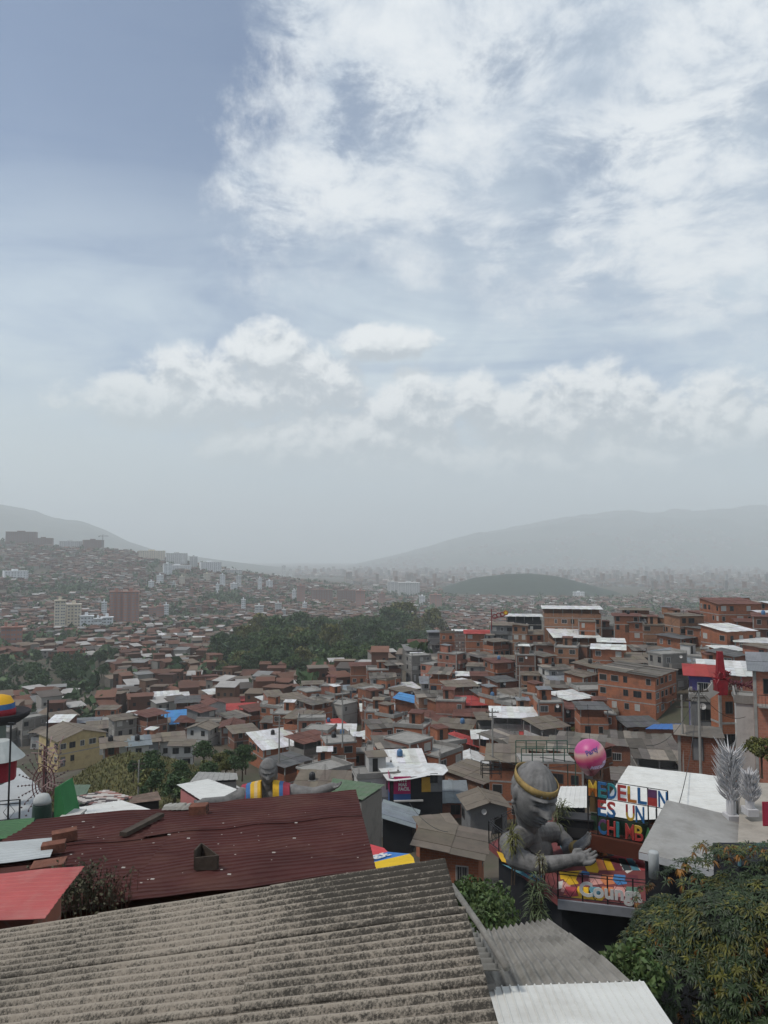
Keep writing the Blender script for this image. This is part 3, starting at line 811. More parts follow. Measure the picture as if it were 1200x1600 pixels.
# ------------------------------------------------------------------ trees
bark = pm('bark', (.07, .05, .035), .3, 3, .95)
def leaf_mat(name, c, rough=.6):
    m = pm(name, c, .35, .6, rough, tint=True); b = m.node_tree.nodes['Principled BSDF']
    return m
LV = {'dark': leaf_mat('leaves_dark', (.042, .074, .030)), 'mid': leaf_mat('leaves_mid', (.060, .095, .034)), 'olive': leaf_mat('leaves_olive', (.095, .10, .032))}
def leaf_blob(b, c, r, n, size, rng, squash=1.0):
    for _ in range(n):
        d = Vector((rng.gauss(0, 1), rng.gauss(0, 1), rng.gauss(0, 1))).normalized()
        p = Vector(c) + Vector((d.x * r, d.y * r, d.z * r * squash)) * rng.random() ** .33
        a = Vector((rng.gauss(0, 1), rng.gauss(0, 1), rng.gauss(0, .7) + .2)).normalized(); e = a.orthogonal().normalized(); e.rotate(Matrix.Rotation(rng.uniform(0, 6.28), 3, a)); g = a.cross(e)
        s = size * rng.uniform(.6, 1.3); t = rng.uniform(.65, 1.45); b.tint = (t * rng.uniform(.9, 1.15), t, t * .9)
        b.face([p - e * s, p + g * s * .55 - e * s * .1, p + e * s, p - g * s * .55 + e * s * .1])
    b.tint = (1, 1, 1)
def crown_round(seed, R_=4.2, H=9, n=20, per=85, size=.42, low=.42):
    rng = random.Random(seed); b = MB()
    for i in range(n):
        a = rng.uniform(0, 6.28); q_ = rng.random() ** .5; z = H * rng.uniform(low, .95); rr = R_ * q_ * math.sin(max(.15, min(1, (1.08 - z / H) * 1.6)) * 1.57)
        leaf_blob(b, (rr * math.cos(a), rr * math.sin(a), z), R_ * rng.uniform(.26, .46), per, size, rng, .75)
    return b
def trunk_mesh(seed, H, r, spread):
    rng = random.Random(seed); b = MB(); b.tube([(0, 0, -2.5), (.1, 0, H * .25), (.0, .1, H * .5)], [r * 1.25, r, r * .75], 7)
    for i in range(5):
        a = 1.26 * i + rng.uniform(-.4, .4); e = spread * rng.uniform(.5, .9); z = H * rng.uniform(.6, .85)
        b.tube([(0, .05, H * (.3 + .04 * i)), (e * .5 * math.cos(a), e * .5 * math.sin(a), (z + H * .4) / 2), (e * math.cos(a), e * math.sin(a), z)], [r * .6, r * .4, r * .15], 5)
    return b.mesh('trunk', [bark])
PROTO = []
for i, (k, R_, H, n) in enumerate((('dark', 4.6, 9.5, 22), ('dark', 5.2, 11.5, 26), ('mid', 4.0, 8.5, 20), ('olive', 3.6, 7.0, 18), ('dark', 3.2, 8.5, 16))):
    PROTO.append((crown_round(20 + i, R_, H, n).mesh('crown', [LV[k]]), trunk_mesh(40 + i, H, .28, R_ * .8), k, H))
_r = random.Random(3); _b = MB()
for i in range(16): z = 1.0 + i * .75; leaf_blob(_b, (_r.uniform(-.2, .2), _r.uniform(-.2, .2), z), 1.15 * (1 - (i / 17) ** 2) + .25, 60, .3, _r, .8)
CYP = (_b.mesh('crown', [LV['dark']]), trunk_mesh(9, 11, .2, .3), 'dark', 13)
TREEW = {'dark': 'dense dark green tree', 'mid': 'leafy mid green tree', 'olive': 'bushy olive green tree'}
def tree(p, pr, s, group, look=None, rz=None):
    r = thing('tree' if pr is not CYP else 'cypress_tree', None, 'tree', p, rz if rz is not None else rnd(0, 6.28), group)
    r.scale = (s * rnd(.85, 1.2), s * rnd(.85, 1.2), s)
    ob('crown', pr[0], r); ob('trunk', pr[1], r)
    AUTO.append((r, look or TREEW[pr[2]], Vector(p) + Vector((0, 0, pr[3] * s * .6)))); return r
rng3 = random.Random(77)
def tree_px(u, v, h_px, pr, group, look=None, Y=None):
    Y = Y or hit(u, v); p = P(u, v, Y); tree(p, pr, h_px * Y / F / pr[3], group, look)
# the dark grove between the valley and the hillside houses
cand = []
for _ in range(4000):
    u = rng3.uniform(335, 690); v = rng3.uniform(988, 1066)
    lo = 1066 if u < 530 else 1066 - (u - 530) * .42
    hi = 1008 if u < 400 else (1004 - (u - 400) * .06)
    if hi + 4 < v < lo: cand.append((u, v))
rng3.shuffle(cand); grove = []
for u, v in cand:
    if all((u - a) ** 2 / 1.0 + ((v - b) * 2.6) ** 2 > 20 ** 2 for a, b in grove): grove.append((u, v))
    if len(grove) > 125: break
for u, v in sorted(grove, key=lambda t: t[1]):
    tree_px(u, v, rng3.choice([22, 26, 30, 34, 40, 48]) * rng3.uniform(.9, 1.1), PROTO[rng3.choice([0, 1, 1, 2, 2, 2, 3, 4])], 'trees of the dark grove')
tree_px(584, 1000, 38, CYP, 'trees of the dark grove', 'tall thin cypress'); tree_px(577, 1000, 27, CYP, 'trees of the dark grove', 'tall thin cypress')
for _ in range(36):
    u = rng3.uniform(-20, 175); v = rng3.uniform(1040, 1096)
    if v > 1096 - max(0, u - 120) * .5: continue
    tree_px(u, v, rng3.uniform(18, 32), PROTO[rng3.choice([0, 1, 4, 0])], 'trees on the left below the far houses')
for (u, v, h, k) in ((280, 1096, 30, 4), (255, 1094, 22, 2), (240, 1096, 18, 0), (265, 1098, 18, 2), (130, 1120, 22, 0), (150, 1124, 20, 2), (135, 1135, 18, 0), (52, 1150, 52, 4), (120, 1106, 14, 2), (143, 1146, 22, 4), (180, 1036, 24, 1), (165, 1030, 22, 0), (200, 1045, 18, 0), (65, 1000, 18, 1), (80, 1000, 16, 0), (230, 1030, 18, 0), (260, 1036, 20, 1), (290, 1040, 18, 0), (310, 1030, 18, 0), (330, 1040, 26, 1)):
    tree_px(u, v, h, PROTO[k] if (u, v) != (52, 1150) else CYP, 'trees scattered among the houses')
# far belts of trees that read as one mass
_b = MB(); rs = random.Random(21)
for (x, y, z) in TREE_SPOTS:
    if y < 240: continue
    s = rs.uniform(4, 7.5) * (1 if y < 1200 else 1.4)
    leaf_blob(_b, (x, y, z + s * .7), s, 26 if y < 900 else 16, s * .42, rs, .8)
for _ in range(700):
    u = rs.uniform(-20, 420); v = rs.choice([rs.gauss(945, 10), rs.gauss(985, 7), rs.gauss(915, 8)]); 
    if v < 900 - (u - 200) * .1: continue
    if mnoise.noise(Vector((u / 55, v / 16, 1.2))) < .1: continue
    y = hit(u, v); p = P(u, v, y); s = rs.uniform(5, 9); leaf_blob(_b, (p.x, p.y, p.z + s * .6), s, 16, s * .42, rs, .8)
tag(_b.build('distant_trees', [LV['dark']]), 'loose belts of dark trees scattered through the far town', 'trees', None, 'stuff')
# ------------------------------------------------------------------ roofs near the camera
def corr_mesh(name, c00, c10, c11, c01, n, amp, mats, prof='sine', nu=24, th=.008, jit=0.0, seed=0, sag=0.0):
    """profiled sheet: ribs run from c00 to c10, waves follow from c00 to c01"""
    c00, c10, c11, c01 = map(Vector, (c00, c10, c11, c01))
    per = 10; nv = int(n * per) + 1
    N = (c10 - c00).cross(c01 - c00).normalized()
    if N.z < 0: N = -N
    v = []; ph = []
    for j in range(nv):
        w = j / (nv - 1); t = w * n
        if prof == 'sine': h = math.cos(2 * math.pi * t); dk = .5 - .5 * math.cos(2 * math.pi * (t + .22))  # dk: dark weight of the camera-facing wave sides, lichen plus painted shade
        else:
            x = t % 1.0; h = 1.0 if .35 < x < .55 else 0.0; dk = 0
        for i in range(nu + 1):
            u = i / nu; p = c00.lerp(c10, u).lerp(c01.lerp(c11, u), w)
            z = amp * h + mnoise.noise(p * 1.3 + Vector((seed, 0, 0))) * jit - sag * math.sin(math.pi * u)
            v.append(tuple(p + N * z)); ph.append(dk)
    m = nu + 1; f = [(j * m + i, j * m + i + 1, (j + 1) * m + i + 1, (j + 1) * m + i) for j in range(nv - 1) for i in range(nu)]
    me = bpy.data.meshes.new(name); me.from_pydata(v, [], f)
    if me.polygons[0].normal.dot(N) < 0: me.flip_normals()
    me.materials.append(mats); me.polygons.foreach_set('use_smooth', [prof == 'sine'] * len(f))
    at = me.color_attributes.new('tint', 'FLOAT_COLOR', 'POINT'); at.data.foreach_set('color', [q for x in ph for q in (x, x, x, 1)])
    return me
def sheet(parent, name, *a, th=.006, **k):
    o = ob(name, corr_mesh(name, *a, **k), parent)
    md = o.modifiers.new('thick', 'SOLIDIFY'); md.thickness = th; md.offset = -1
    return o
def lichen_shade_mat():
    m, N, L, b = new_mat('fibre_cement')
    tc = N.new('ShaderNodeTexCoord'); vec = tc.outputs['Object']
    def noise(s, d, r, v=vec):
        n = N.new('ShaderNodeTexNoise'); n.inputs['Scale'].default_value = s; n.inputs['Detail'].default_value = d; n.inputs['Roughness'].default_value = r; L.new(v, n.inputs['Vector']); return n.outputs[0]
    def math_(op, a, c, cl=False):
        n = N.new('ShaderNodeMath'); n.operation = op; n.use_clamp = cl
        for k, x in enumerate((a, c)):
            if isinstance(x, float): n.inputs[k].default_value = x
            else: L.new(x, n.inputs[k])
        return n.outputs[0]
    def rampn(x, lo, hi):
        n = N.new('ShaderNodeMapRange'); L.new(x, n.inputs[0]); n.inputs[1].default_value = lo; n.inputs[2].default_value = hi; return n.outputs[0]
    def mix(f, a, c):
        n = N.new('ShaderNodeMix'); n.data_type = 'RGBA'; L.new(f, n.inputs[0])
        for k, x in ((6, a), (7, c)):
            if isinstance(x, tuple): n.inputs[k].default_value = x
            else: L.new(x, n.inputs[k])
        return n.outputs[2]
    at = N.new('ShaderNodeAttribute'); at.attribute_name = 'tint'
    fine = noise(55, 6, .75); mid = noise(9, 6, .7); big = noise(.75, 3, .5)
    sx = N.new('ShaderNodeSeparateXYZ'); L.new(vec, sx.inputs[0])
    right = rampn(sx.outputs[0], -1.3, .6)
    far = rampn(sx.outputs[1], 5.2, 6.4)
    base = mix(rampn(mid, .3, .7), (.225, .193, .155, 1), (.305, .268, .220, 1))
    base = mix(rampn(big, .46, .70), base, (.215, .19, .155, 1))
    w = math_('ADD', math_('MULTIPLY', at.outputs['Fac'], .29), math_('MULTIPLY', mid, .46))  # wave-side weight puts shade between crests into the colour, along with lichen
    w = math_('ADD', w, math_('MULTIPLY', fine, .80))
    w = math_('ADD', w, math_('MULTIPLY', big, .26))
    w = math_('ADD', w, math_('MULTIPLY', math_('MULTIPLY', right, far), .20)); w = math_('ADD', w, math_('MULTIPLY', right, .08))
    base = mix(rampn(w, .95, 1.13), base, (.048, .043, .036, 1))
    L.new(base, b.inputs['Base Color']); b.inputs['Roughness'].default_value = .95; b.inputs['Specular IOR Level'].default_value = .15
    bp = N.new('ShaderNodeBump'); bp.inputs['Strength'].default_value = .35; bp.inputs['Distance'].default_value = .006; L.new(fine, bp.inputs['Height']); L.new(bp.outputs[0], b.inputs['Normal'])
    return m
lich_shade = lichen_shade_mat()
tin_red = pm('tin_dark_red', (.058, .0195, .0175), .25, 1.0, .7, stain=(.095, .045, .035), samt=.7, sscale=.8, spec=.12)
tin_bright = pm('tin_bright_red', (.33, .07, .065), .2, 1.1, .6, stain=(.36, .15, .13), samt=.75, sscale=1.2)
tin_grey = pm('tin_grey', (.38, .40, .40), .12, 1.5, .6, stain=(.24, .23, .21), samt=.5)
tin_white = pm('tin_white', (.58, .58, .55), .06, 1.2, .6, stain=(.36, .34, .30), samt=.4, sscale=1.1)
tin_green = pm('tin_green', (.03, .105, .035), .15, 1.0, .6, stain=(.04, .06, .03), samt=.4)
fc_grey = pm('fibre_cement_grey', (.20, .19, .17), .2, 2.5, .95, stain=(.075, .072, .06), samt=.7, sscale=1.4, bump=.3)
fc_light = pm('weathered_sheet', (.27, .265, .25), .12, .9, .9, stain=(.16, .15, .135), samt=.6, sscale=.8)

def under_walls(root, pts, mat, drop=.15, inset=.35, zb=None, name='wall'):
    c = sum((Vector(p) for p in pts), Vector()) / len(pts)
    q_ = []
    for p in pts:
        d = (Vector(p) - c); d.z = 0; k = max(.3, 1 - inset / max(.5, d.length)); e = c + d * k; q_.append(Vector((e.x, e.y, p[2] - drop)))
    b = MB(); zz = zb if zb is not None else min(terr(p[0], p[1]) for p in pts) - 1
    n = len(q_); k = 0
    b.v = [tuple(p) for p in q_] + [(p.x, p.y, zz) for p in q_]
    b.f = [tuple(range(n))] + [(j, (j + 1) % n, n + (j + 1) % n, n + j) for j in range(n)]; b.m = [0] * (n + 1); b.t = [(1, 1, 1)] * (n + 1)
    me = b.mesh(name, [mat]); bm = bmesh.new(); bm.from_mesh(me); bmesh.ops.recalc_face_normals(bm, faces=bm.faces); bm.to_mesh(me); bm.free()
    return ob(name, me, root)
# big fibre cement roof under the camera
B0 = P(686, 1355, 6.3); d1 = Vector((-3.83, 1, -1.0)); A0 = P(752, 1615, 4.1); A0 = A0 + (A0 - B0) * .25
h0 = thing('house', 'house under a wide roof of wavy grey fibre cement sheets blotched with black lichen', 'house')
waves = 25; ub = [0, .374, .83, 1.29, 1.62]; vb = [0, 8, 16, 25]
_r = random.Random(2)
for i in range(4):
    for j in range(3):
        s0 = ub[i] - (.02 if i else _r.uniform(0, .015)) ; s1 = ub[i + 1] + .02; w0, w1 = vb[j] / waves, min(1, (vb[j + 1] + .35) / waves); nw = (w1 - w0) * waves
        up = Vector((0, 0, .012 * (3 - i) + .006 * (2 - j)))
        if i == 0: s0 -= .012 * j
        pt = lambda s, w: B0.lerp(A0, w) + d1 * s * (1 - .03 * w) + up
        sheet(h0, 'roof_sheet', pt(s0, w0), pt(s1, w0 + .001), pt(s1, w1 + .001), pt(s0, w1), nw, .021, lich_shade, nu=30, jit=.006, seed=i + 3 * j)
under_walls(h0, [B0 + d1 * .06, A0 + d1 * .06, A0 + d1 * 1.58, B0 + d1 * 1.58], MT['b'], .25, .25, zb=-14)
FOOT.append((-2.5, 5.5, 4))
# dark red ribbed tin roof
k_ = 1.15
BR_, TR_, TL_ = P(588, 1358, 9.5 * k_), P(556, 1236, 14.5 * k_), P(60, 1279, 12.5 * k_)
e1 = (TL_ - TR_); BL_ = BR_ + e1 * 1.02 + Vector((0, 0, -.02))
h1 = thing('house', 'house under a broad dark maroon ribbed tin roof behind the grey wavy roof', 'house')
mid_r, mid_l = BR_.lerp(TR_, .60), BL_.lerp(TL_, .60)
xl = e1 * .35
UP = Vector((0, 0, .03))
sheet(h1, 'roof_sheet', BR_, BR_ + e1 * .55, mid_r + e1 * .55, mid_r, 18, .016, tin_red, prof='rib', nu=40, jit=.035, seed=3)
sheet(h1, 'roof_sheet', BR_ + e1 * .54 - UP, BL_ + xl - UP, mid_l + xl - UP, mid_r + e1 * .54 - UP, 18, .016, tin_red, prof='rib', nu=40, jit=.035, seed=3)
ov = (BR_ - TR_) * .02
sheet(h1, 'roof_sheet', mid_r + ov + UP, mid_r + e1 * .62 + ov + UP, TR_ + e1 * .62 + UP, TR_ + UP, 12, .016, tin_red, prof='rib', nu=40, jit=.035, seed=3)
sheet(h1, 'roof_sheet', mid_r + e1 * .61 + ov, mid_l + ov, TL_, TR_ + e1 * .61, 12, .016, tin_red, prof='rib', nu=40, jit=.035, seed=3)
under_walls(h1, [BR_, TR_, TL_, BL_ + xl], MT['b'], .25, .4, zb=-18)
FOOT.append((-3, 13, 6))
def on_red(u, v, dz=0.0):
    n = (TR_ - BR_).cross(TL_ - BR_); d = P(u, v, 1.0); t = BR_.dot(n) / d.dot(n); return d * t + Vector((0, 0, dz))
# bright red sheet at the left edge
h2 = thing('house', 'bright red ribbed tin roof cut off by the left edge of the view', 'house')
q1, q2 = P(132, 1353, 8.6), P(70, 1433, 7.5); q3 = q2 + Vector((-5, .5, -.45)); q4 = q1 + Vector((-5.0, .6, -.62))
sheet(h2, 'roof_sheet', q2, q3, q4, q1, 11, .009, tin_bright, prof='rib', nu=30, jit=.03, seed=12)
under_walls(h2, [q1, q2, q3, q4], MT['n'], .2, .25, zb=-15)
# things lying on the red roof
sg = thing('tin_sheet', 'loose grey corrugated sheet lying on the maroon roof at the left edge', 'tin sheet')
a, b_, c, d = on_red(92, 1313, .06), on_red(78, 1345, .06), on_red(-60, 1362, .06), on_red(-60, 1324, .06)
sheet(sg, 'sheet', b_, c, d, a, 9, .015, tin_grey, prof='rib', nu=24, jit=.02, seed=21)
brick_m = pm('loose_brick', (.16, .065, .042), .3, 8, .95, stain=(.05, .035, .03), samt=.7, sscale=5, bump=.4)
def loose_brick(u, v, rz, sx, sy, sz, label):
    b = MB()
    b.box(-sx, sx, -sy, sy, 0, sz)
    for x in (-.5, .5):
        for z in (.3, .7): b.box(sx, sx + .003, sy * (x - .25), sy * (x + .25), sz * (z - .13), sz * (z + .13), 1)
    o = b.build('brick', [brick_m, dark_hole]); md = o.modifiers.new('bevel', 'BEVEL'); md.width = .012; md.segments = 2
    o.location = on_red(u, v, .03); o.rotation_euler = (0, R(-3), rz); tag(o, label, 'brick', 'bricks weighing down the red roof'); return o
loose_brick(101, 1316, .45, .20, .10, .17, 'hollow brown brick at the right top corner of the loose grey sheet')
loose_brick(84, 1333, .30, .18, .10, .14, 'darker brown brick just below another brick beside the grey sheet')
loose_brick(76, 1356, .25, .24, .15, .05, 'flat reddish brown tile lying just above the bright red roof')
loose_brick(311, 1275, 0, .17, .12, .19, 'dark square brick at the far edge of the maroon roof')
b = MB(); b.box(-.07, .07, -.62, .62, 0, .07); o = b.build('plank', [wood]); o.location = on_red(223, 1295, .05); o.rotation_euler = (R(-4), 0, R(-14)); tag(o, 'short weathered timber plank lying across the maroon roof', 'plank')
pw = on_red(318, 1362, .03); wb = thing('crate', 'small wedge shaped dark wooden frame standing on the maroon roof', 'crate', pw, R(-6)); wb.scale = (.78, .78, .78)
b = MB(); b.box(-.19, -.16, -.02, .34, 0, .36); b.build('side_board', [wood], wb)
b = MB(); b.hexa([(-.16, -.05, 0), (.26, 0, 0), (.26, .03, 0), (-.16, -.02, 0), (-.16, -.05, .23), (.26, 0, .27), (.26, .03, .27), (-.16, -.02, .23)]); b.build('front_board', [wood], wb)
b = MB(); b.hexa([(-.16, .31, 0), (.26, 0.04, 0), (.28, .06, 0), (-.16, .34, 0), (-.16, .31, .36), (.26, .04, .25), (.28, .06, .25), (-.16, .34, .36)]); b.build('back_board', [wood], wb)
# dry weeds growing between the two red roofs
def weeds(name, base, label, n, hgt, spr, col, seed, cat='plant'):
    rng = random.Random(seed); b = MB()
    for _ in range(n):
        x, y = rng.gauss(0, spr), rng.gauss(0, spr * .6); a = rng.uniform(0, 6.28); h = hgt * rng.uniform(.35, 1); l = rng.uniform(.1, .5) * h
        p0 = Vector((x, y, 0)); p1 = Vector((x + l * .4 * math.cos(a), y + l * .4 * math.sin(a), h * .65)); p2 = Vector((x + l * math.cos(a), y + l * math.sin(a), h))
        b.tube([p0, p1, p2], .005, 3, 0, r2=.002)
        for t in range(7):
            e = p0.lerp(p1, rng.random()) if t < 2 else p1.lerp(p2, rng.random()); s = hgt * rng.uniform(.05, .10); dv = Vector((rng.gauss(0, 1), rng.gauss(0, 1), rng.gauss(0, .6))).normalized(); g = dv.orthogonal().normalized()
            k = rng.uniform(.5, 1.6); b.tint = (k, k, k * .8)
            b.face([e, e + dv * s * .5 + g * s * .28, e + dv * s, e + dv * s * .5 - g * s * .28]); b.tint = (1, 1, 1)
    o = b.build(name, [leaf_mat('weed_leaves', col)]); o.location = base; return tag(o, label, cat)
weeds('weed_clump', on_red(118, 1420), 'scraggly dry weeds growing beside the bright red roof', 150, .62, .26, (.05, .048, .03), 5)
weeds('weed_clump', on_red(168, 1412), 'small reddish dry weed clump left of the grey wavy roof edge', 80, .36, .16, (.075, .035, .025), 6)
b = MB(); dr_ = random.Random(12)
for _ in range(55):
    p = on_red(dr_.uniform(110, 570), dr_.uniform(1262, 1385), .035); s_ = dr_.choice([.005, .006, .008, .010, .016]); b.box(p.x - s_ * 1.6, p.x + s_ * 1.6, p.y - s_, p.y + s_, p.z, p.z + s_ * .5)
tag(b.build('debris', [flat('debris_pale', (.40, .37, .33))]), 'pale bits of debris and droppings scattered over the maroon roof', 'debris', None, 'stuff')
# sacks and junk at the far edge of the red roof
jk = MB(); jr = random.Random(4)
for i in range(5): x = i * .10; jk.hexa([(x, 0, 0), (x + .17, .05, 0), (x + .15, .3, 0), (x - .03, .28, 0), (x + .02, .05, .05), (x + .15, .1, jr.uniform(.03, .11)), (x + .13, .27, .06), (x, .22, jr.uniform(.03, .09))])
o = jk.build('tarpaulin', [flat('tarp_grey', (.28, .27, .24))]); o.location = on_red(252, 1270, .05); tag(o, 'crumpled pale tarpaulin heaped at the far edge of the maroon roof', 'tarpaulin')

# roofs on the right below the grey roof
def quad_house(label, pts, n, amp, mat, wallm, prof='rib', name='house', rng_seed=0, axis=0, zb=None, drop=.15, parts=True, fascia=None, jit=.02, inset=.35):
    """pts: near-left, near-right, far-right, far-left"""
    r = thing(name, label, 'house'); a, b_, c, d = map(Vector, pts)
    if axis == 0: sheet(r, 'roof', a, d, c, b_, n, amp, mat, prof=prof, jit=jit, seed=rng_seed)      # ribs front to back
    else: sheet(r, 'roof', a, b_, c, d, n, amp, mat, prof=prof, jit=jit, seed=rng_seed)
    under_walls(r, pts, wallm, drop, inset, zb=zb)
    if fascia:
        fb = MB(); dn = Vector((0, 0, -.28)); off = Vector((0, -.03, 0)); fb.hexa([a + dn + off, b_ + dn + off, b_ + dn, a + dn, a + off + Vector((0, 0, -.02)), b_ + off + Vector((0, 0, -.02)), b_ + Vector((0, 0, -.02)), a + Vector((0, 0, -.02))]); fb.build('fascia', [fascia], r)
    cc = (a + b_ + c + d) / 4; FOOT.append((cc.x, cc.y, (b_ - a).length * .45)); return r
quad_house('white ribbed tin roof at the bottom edge below the grey wavy roofs', [P(776, 1640, 6.9), P(1072, 1632, 7.1), P(1006, 1533, 8.6), P(752, 1543, 8.4)], 20, .016, tin_white, MT['w'], zb=-15, jit=.006)
hg = thing('house', 'pale grey wavy fibre cement roof sloping down beside the big mango tree', 'house')
g = [P(757, 1552, 8.7), P(985, 1540, 9.0), P(930, 1490, 9.9), P(856, 1437, 11.8), P(745, 1456, 11.2)]
def lerp_edge(t): return g[0].lerp(g[4], t), (g[1].lerp(g[2], t / .45) if t < .45 else g[2].lerp(g[3], (t - .45) / .55))
for i, (t0, t1) in enumerate(((0, .36), (.34, .72), (.70, 1.0))):
    a, b_ = lerp_edge(t0); d, c = lerp_edge(t1); lift = Vector((0, 0, .02 * (2 - i)))
    sheet(hg, 'roof_sheet', a + lift, d + lift, c + lift, b_ + lift, 13, .022, fc_grey, nu=20, jit=.012, seed=30 + i)
under_walls(hg, [g[0], g[1], g[3], g[4]], MT['g'], .2, .25, zb=-16)
hn = thing('house', 'narrow grey wavy roof strip squeezed between the big grey roof and a ridge cap', 'house')
n4 = [P(725, 1519, 8.0), P(783, 1518, 8.2), P(700, 1389, 10.6), P(640, 1395, 10.3)]
sheet(hn, 'roof_sheet', n4[0], n4[1], n4[2], n4[3], 18, .020, fc_grey, nu=10, jit=.006, seed=40)
cb = MB(); cb.tube([P(783, 1516, 8.2) + Vector((.06, 0, .03)), P(742, 1450, 9.4) + Vector((.06, 0, .03)), P(700, 1388, 10.6) + Vector((.06, 0, .03))], .045, 6); cb.build('ridge_cap', [fc_grey], hn, True)
under_walls(hn, n4, MT['c'], .2, .12, zb=-15)

# ------------------------------------------------------------------ mural platform, statue, lettering
ZF = -15.85
plat = thing('viewing_platform', 'black walled viewing platform with a bright painted floor under the giant bust', 'platform')
pp = [Pz(872, 1404, ZF), Pz(1030, 1422, ZF), Pz(1075, 1325, ZF), Pz(935, 1287, ZF), Pz(850, 1275, ZF), Pz(764, 1318, ZF)]
b = MB(); b.slab(pp, .35, 0); b.build('floor', [flat('platform_floor', (.16, .045, .045))], plat)
b = MB(); cen = sum(pp, Vector()) / 6
b.slab([p.lerp(cen, .10) + Vector((0, 0, -.36)) for p in pp], 6.0, 0); b.build('wall', [MT['k']], plat)
e0, e1_, e2 = pp[5], pp[0], pp[1]
b = MB(); dn = Vector((0, 0, -.42)); o1 = Vector((-.05, -.12, 0))
b.hexa([e1_ + dn + o1, e2 + dn + o1, e2 + dn, e1_ + dn, e1_ + o1 + Vector((0, 0, -.01)), e2 + o1 + Vector((0, 0, -.01)), e2 + Vector((0, 0, -.01)), e1_ + Vector((0, 0, -.01))]); b.build('fascia', [flat('fascia_grey', (.20, .21, .23))], plat)
mural_cols = {'y': (.55, .33, .02), 'o': (.50, .17, .07), 't': (.07, .19, .24), 'm': (.13, .03, .04), 'p': (.50, .25, .22), 'g': (.09, .16, .12), 'k': (.035, .05, .055), 'b': (.05, .16, .34), 'w': (.5, .48, .45), 'r': (.33, .05, .06)}
mk = list(mural_cols); mmats = [flat('mural_' + k, mural_cols[k], .75, var=.2, scale=1.2) for k in mk]
b = MB()
def patch(c, pts, lift=.004): b.face([Pz(u, v, ZF + lift) for u, v in pts][::-1] if _ccw(pts) else [Pz(u, v, ZF + lift) for u, v in pts], mk.index(c))
def _ccw(pts): return sum((pts[i][0] * pts[(i + 1) % len(pts)][1] - pts[(i + 1) % len(pts)][0] * pts[i][1]) for i in range(len(pts))) > 0
patch('y', [(776, 1330), (800, 1338), (812, 1346), (806, 1352), (784, 1346)])
patch('o', [(800, 1338), (826, 1350), (812, 1356), (806, 1350)])
patch('t', [(784, 1350), (812, 1358), (846, 1382), (824, 1372)])
patch('b', [(826, 1352), (850, 1364), (846, 1380), (818, 1360)])
patch('y', [(874, 1362), (910, 1360), (904, 1372), (876, 1374)])
patch('b', [(906, 1360), (920, 1362), (925, 1376), (902, 1374)]); patch('p', [(880, 1378), (892, 1380), (890, 1396), (876, 1393)]); patch('o', [(892, 1386), (950, 1392), (948, 1404), (880, 1398)])
patch('w', [(872, 1378), (880, 1376), (878, 1388), (870, 1390)], .008); patch('y', [(895, 1396), (945, 1402), (940, 1408), (890, 1403)], .008)
patch('y', [(914, 1354), (930, 1345), (938, 1355), (934, 1364), (918, 1362)]); patch('p', [(930, 1344), (944, 1340), (938, 1358), (934, 1352)], .008)
patch('o', [(912, 1326), (922, 1324), (952, 1336), (940, 1339), (925, 1334)]); patch('y', [(884, 1308), (900, 1308), (916, 1312), (914, 1318), (888, 1316)])
patch('t', [(872, 1316), (886, 1318), (912, 1322), (904, 1330), (878, 1328)])
for i, c in enumerate('gkgkgk'):
    x0, x1 = 922 + i * 8.5, 922 + (i + 1) * 8.5; patch(c, [(x0, 1313), (x1, 1313.5), (x1 + 3, 1338), (x0 + 1, 1336)])
patch('y', [(972, 1320), (1000, 1322), (1000, 1333), (968, 1330)]); patch('r', [(964, 1334), (1010, 1337), (1010, 1352), (950, 1342)])
for i in range(8):
    x = 962 + i * 7; y = 1352 - i * 1.5 + (i % 3) * 6; patch('w', [(x, y), (x + 9, y - 3), (x + 13, y - 1), (x + 4, y + 4)], .008)
for i, c in enumerate('ympobmrytopg'):
    x0 = 884 + (i % 6) * 19; y0 = 1366 + (i // 6) * 19; patch(c, [(x0, y0), (x0 + 17, y0 + 1.5), (x0 + 20, y0 + 15), (x0 + 5, y0 + 17), (x0 - 3, y0 + 9)], .012)
for i, c in enumerate('oymktrp'): patch(c, [(930 + i * 12, 1341), (940 + i * 12, 1341.5), (948 + i * 13, 1360), (936 + i * 13, 1360)], .012)
b.build('mural', mmats, plat)
# railings
def rail(label, pts, h, step, text=None, tsize=.75, diam=True):
    r = thing('railing', label, 'railing'); b = MB(); w_ = MB()
    for a, c in zip(pts[:-1], pts[1:]):
        a, c = Vector(a), Vector(c); L_ = (c - a).length; n = max(1, round(L_ / step))
        for z in (.10, h - .14, h): w_.tube([a + Vector((0, 0, z)), c + Vector((0, 0, z))], .022, 5)
        for i in range(n + 1):
            p = a.lerp(c, i / n); b.tube([p, p + Vector((0, 0, h))], .035, 6)
        if diam:
            for i in range(n):
                p, s = a.lerp(c, (i + .1) / n), a.lerp(c, (i + .9) / n); m_ = (p + s) / 2; z0, z1, zm = .12, h - .16, h * .47
                V3 = lambda q_, z: q_ + Vector((0, 0, z))
                w_.tube([V3(m_, z0), V3(p.lerp(m_, .3), zm), V3(m_, z1), V3(s.lerp(m_, .3), zm), V3(m_, z0)], .014, 4)
    b.build('post', [steel], r); w_.build('rails', [steel], r); return r
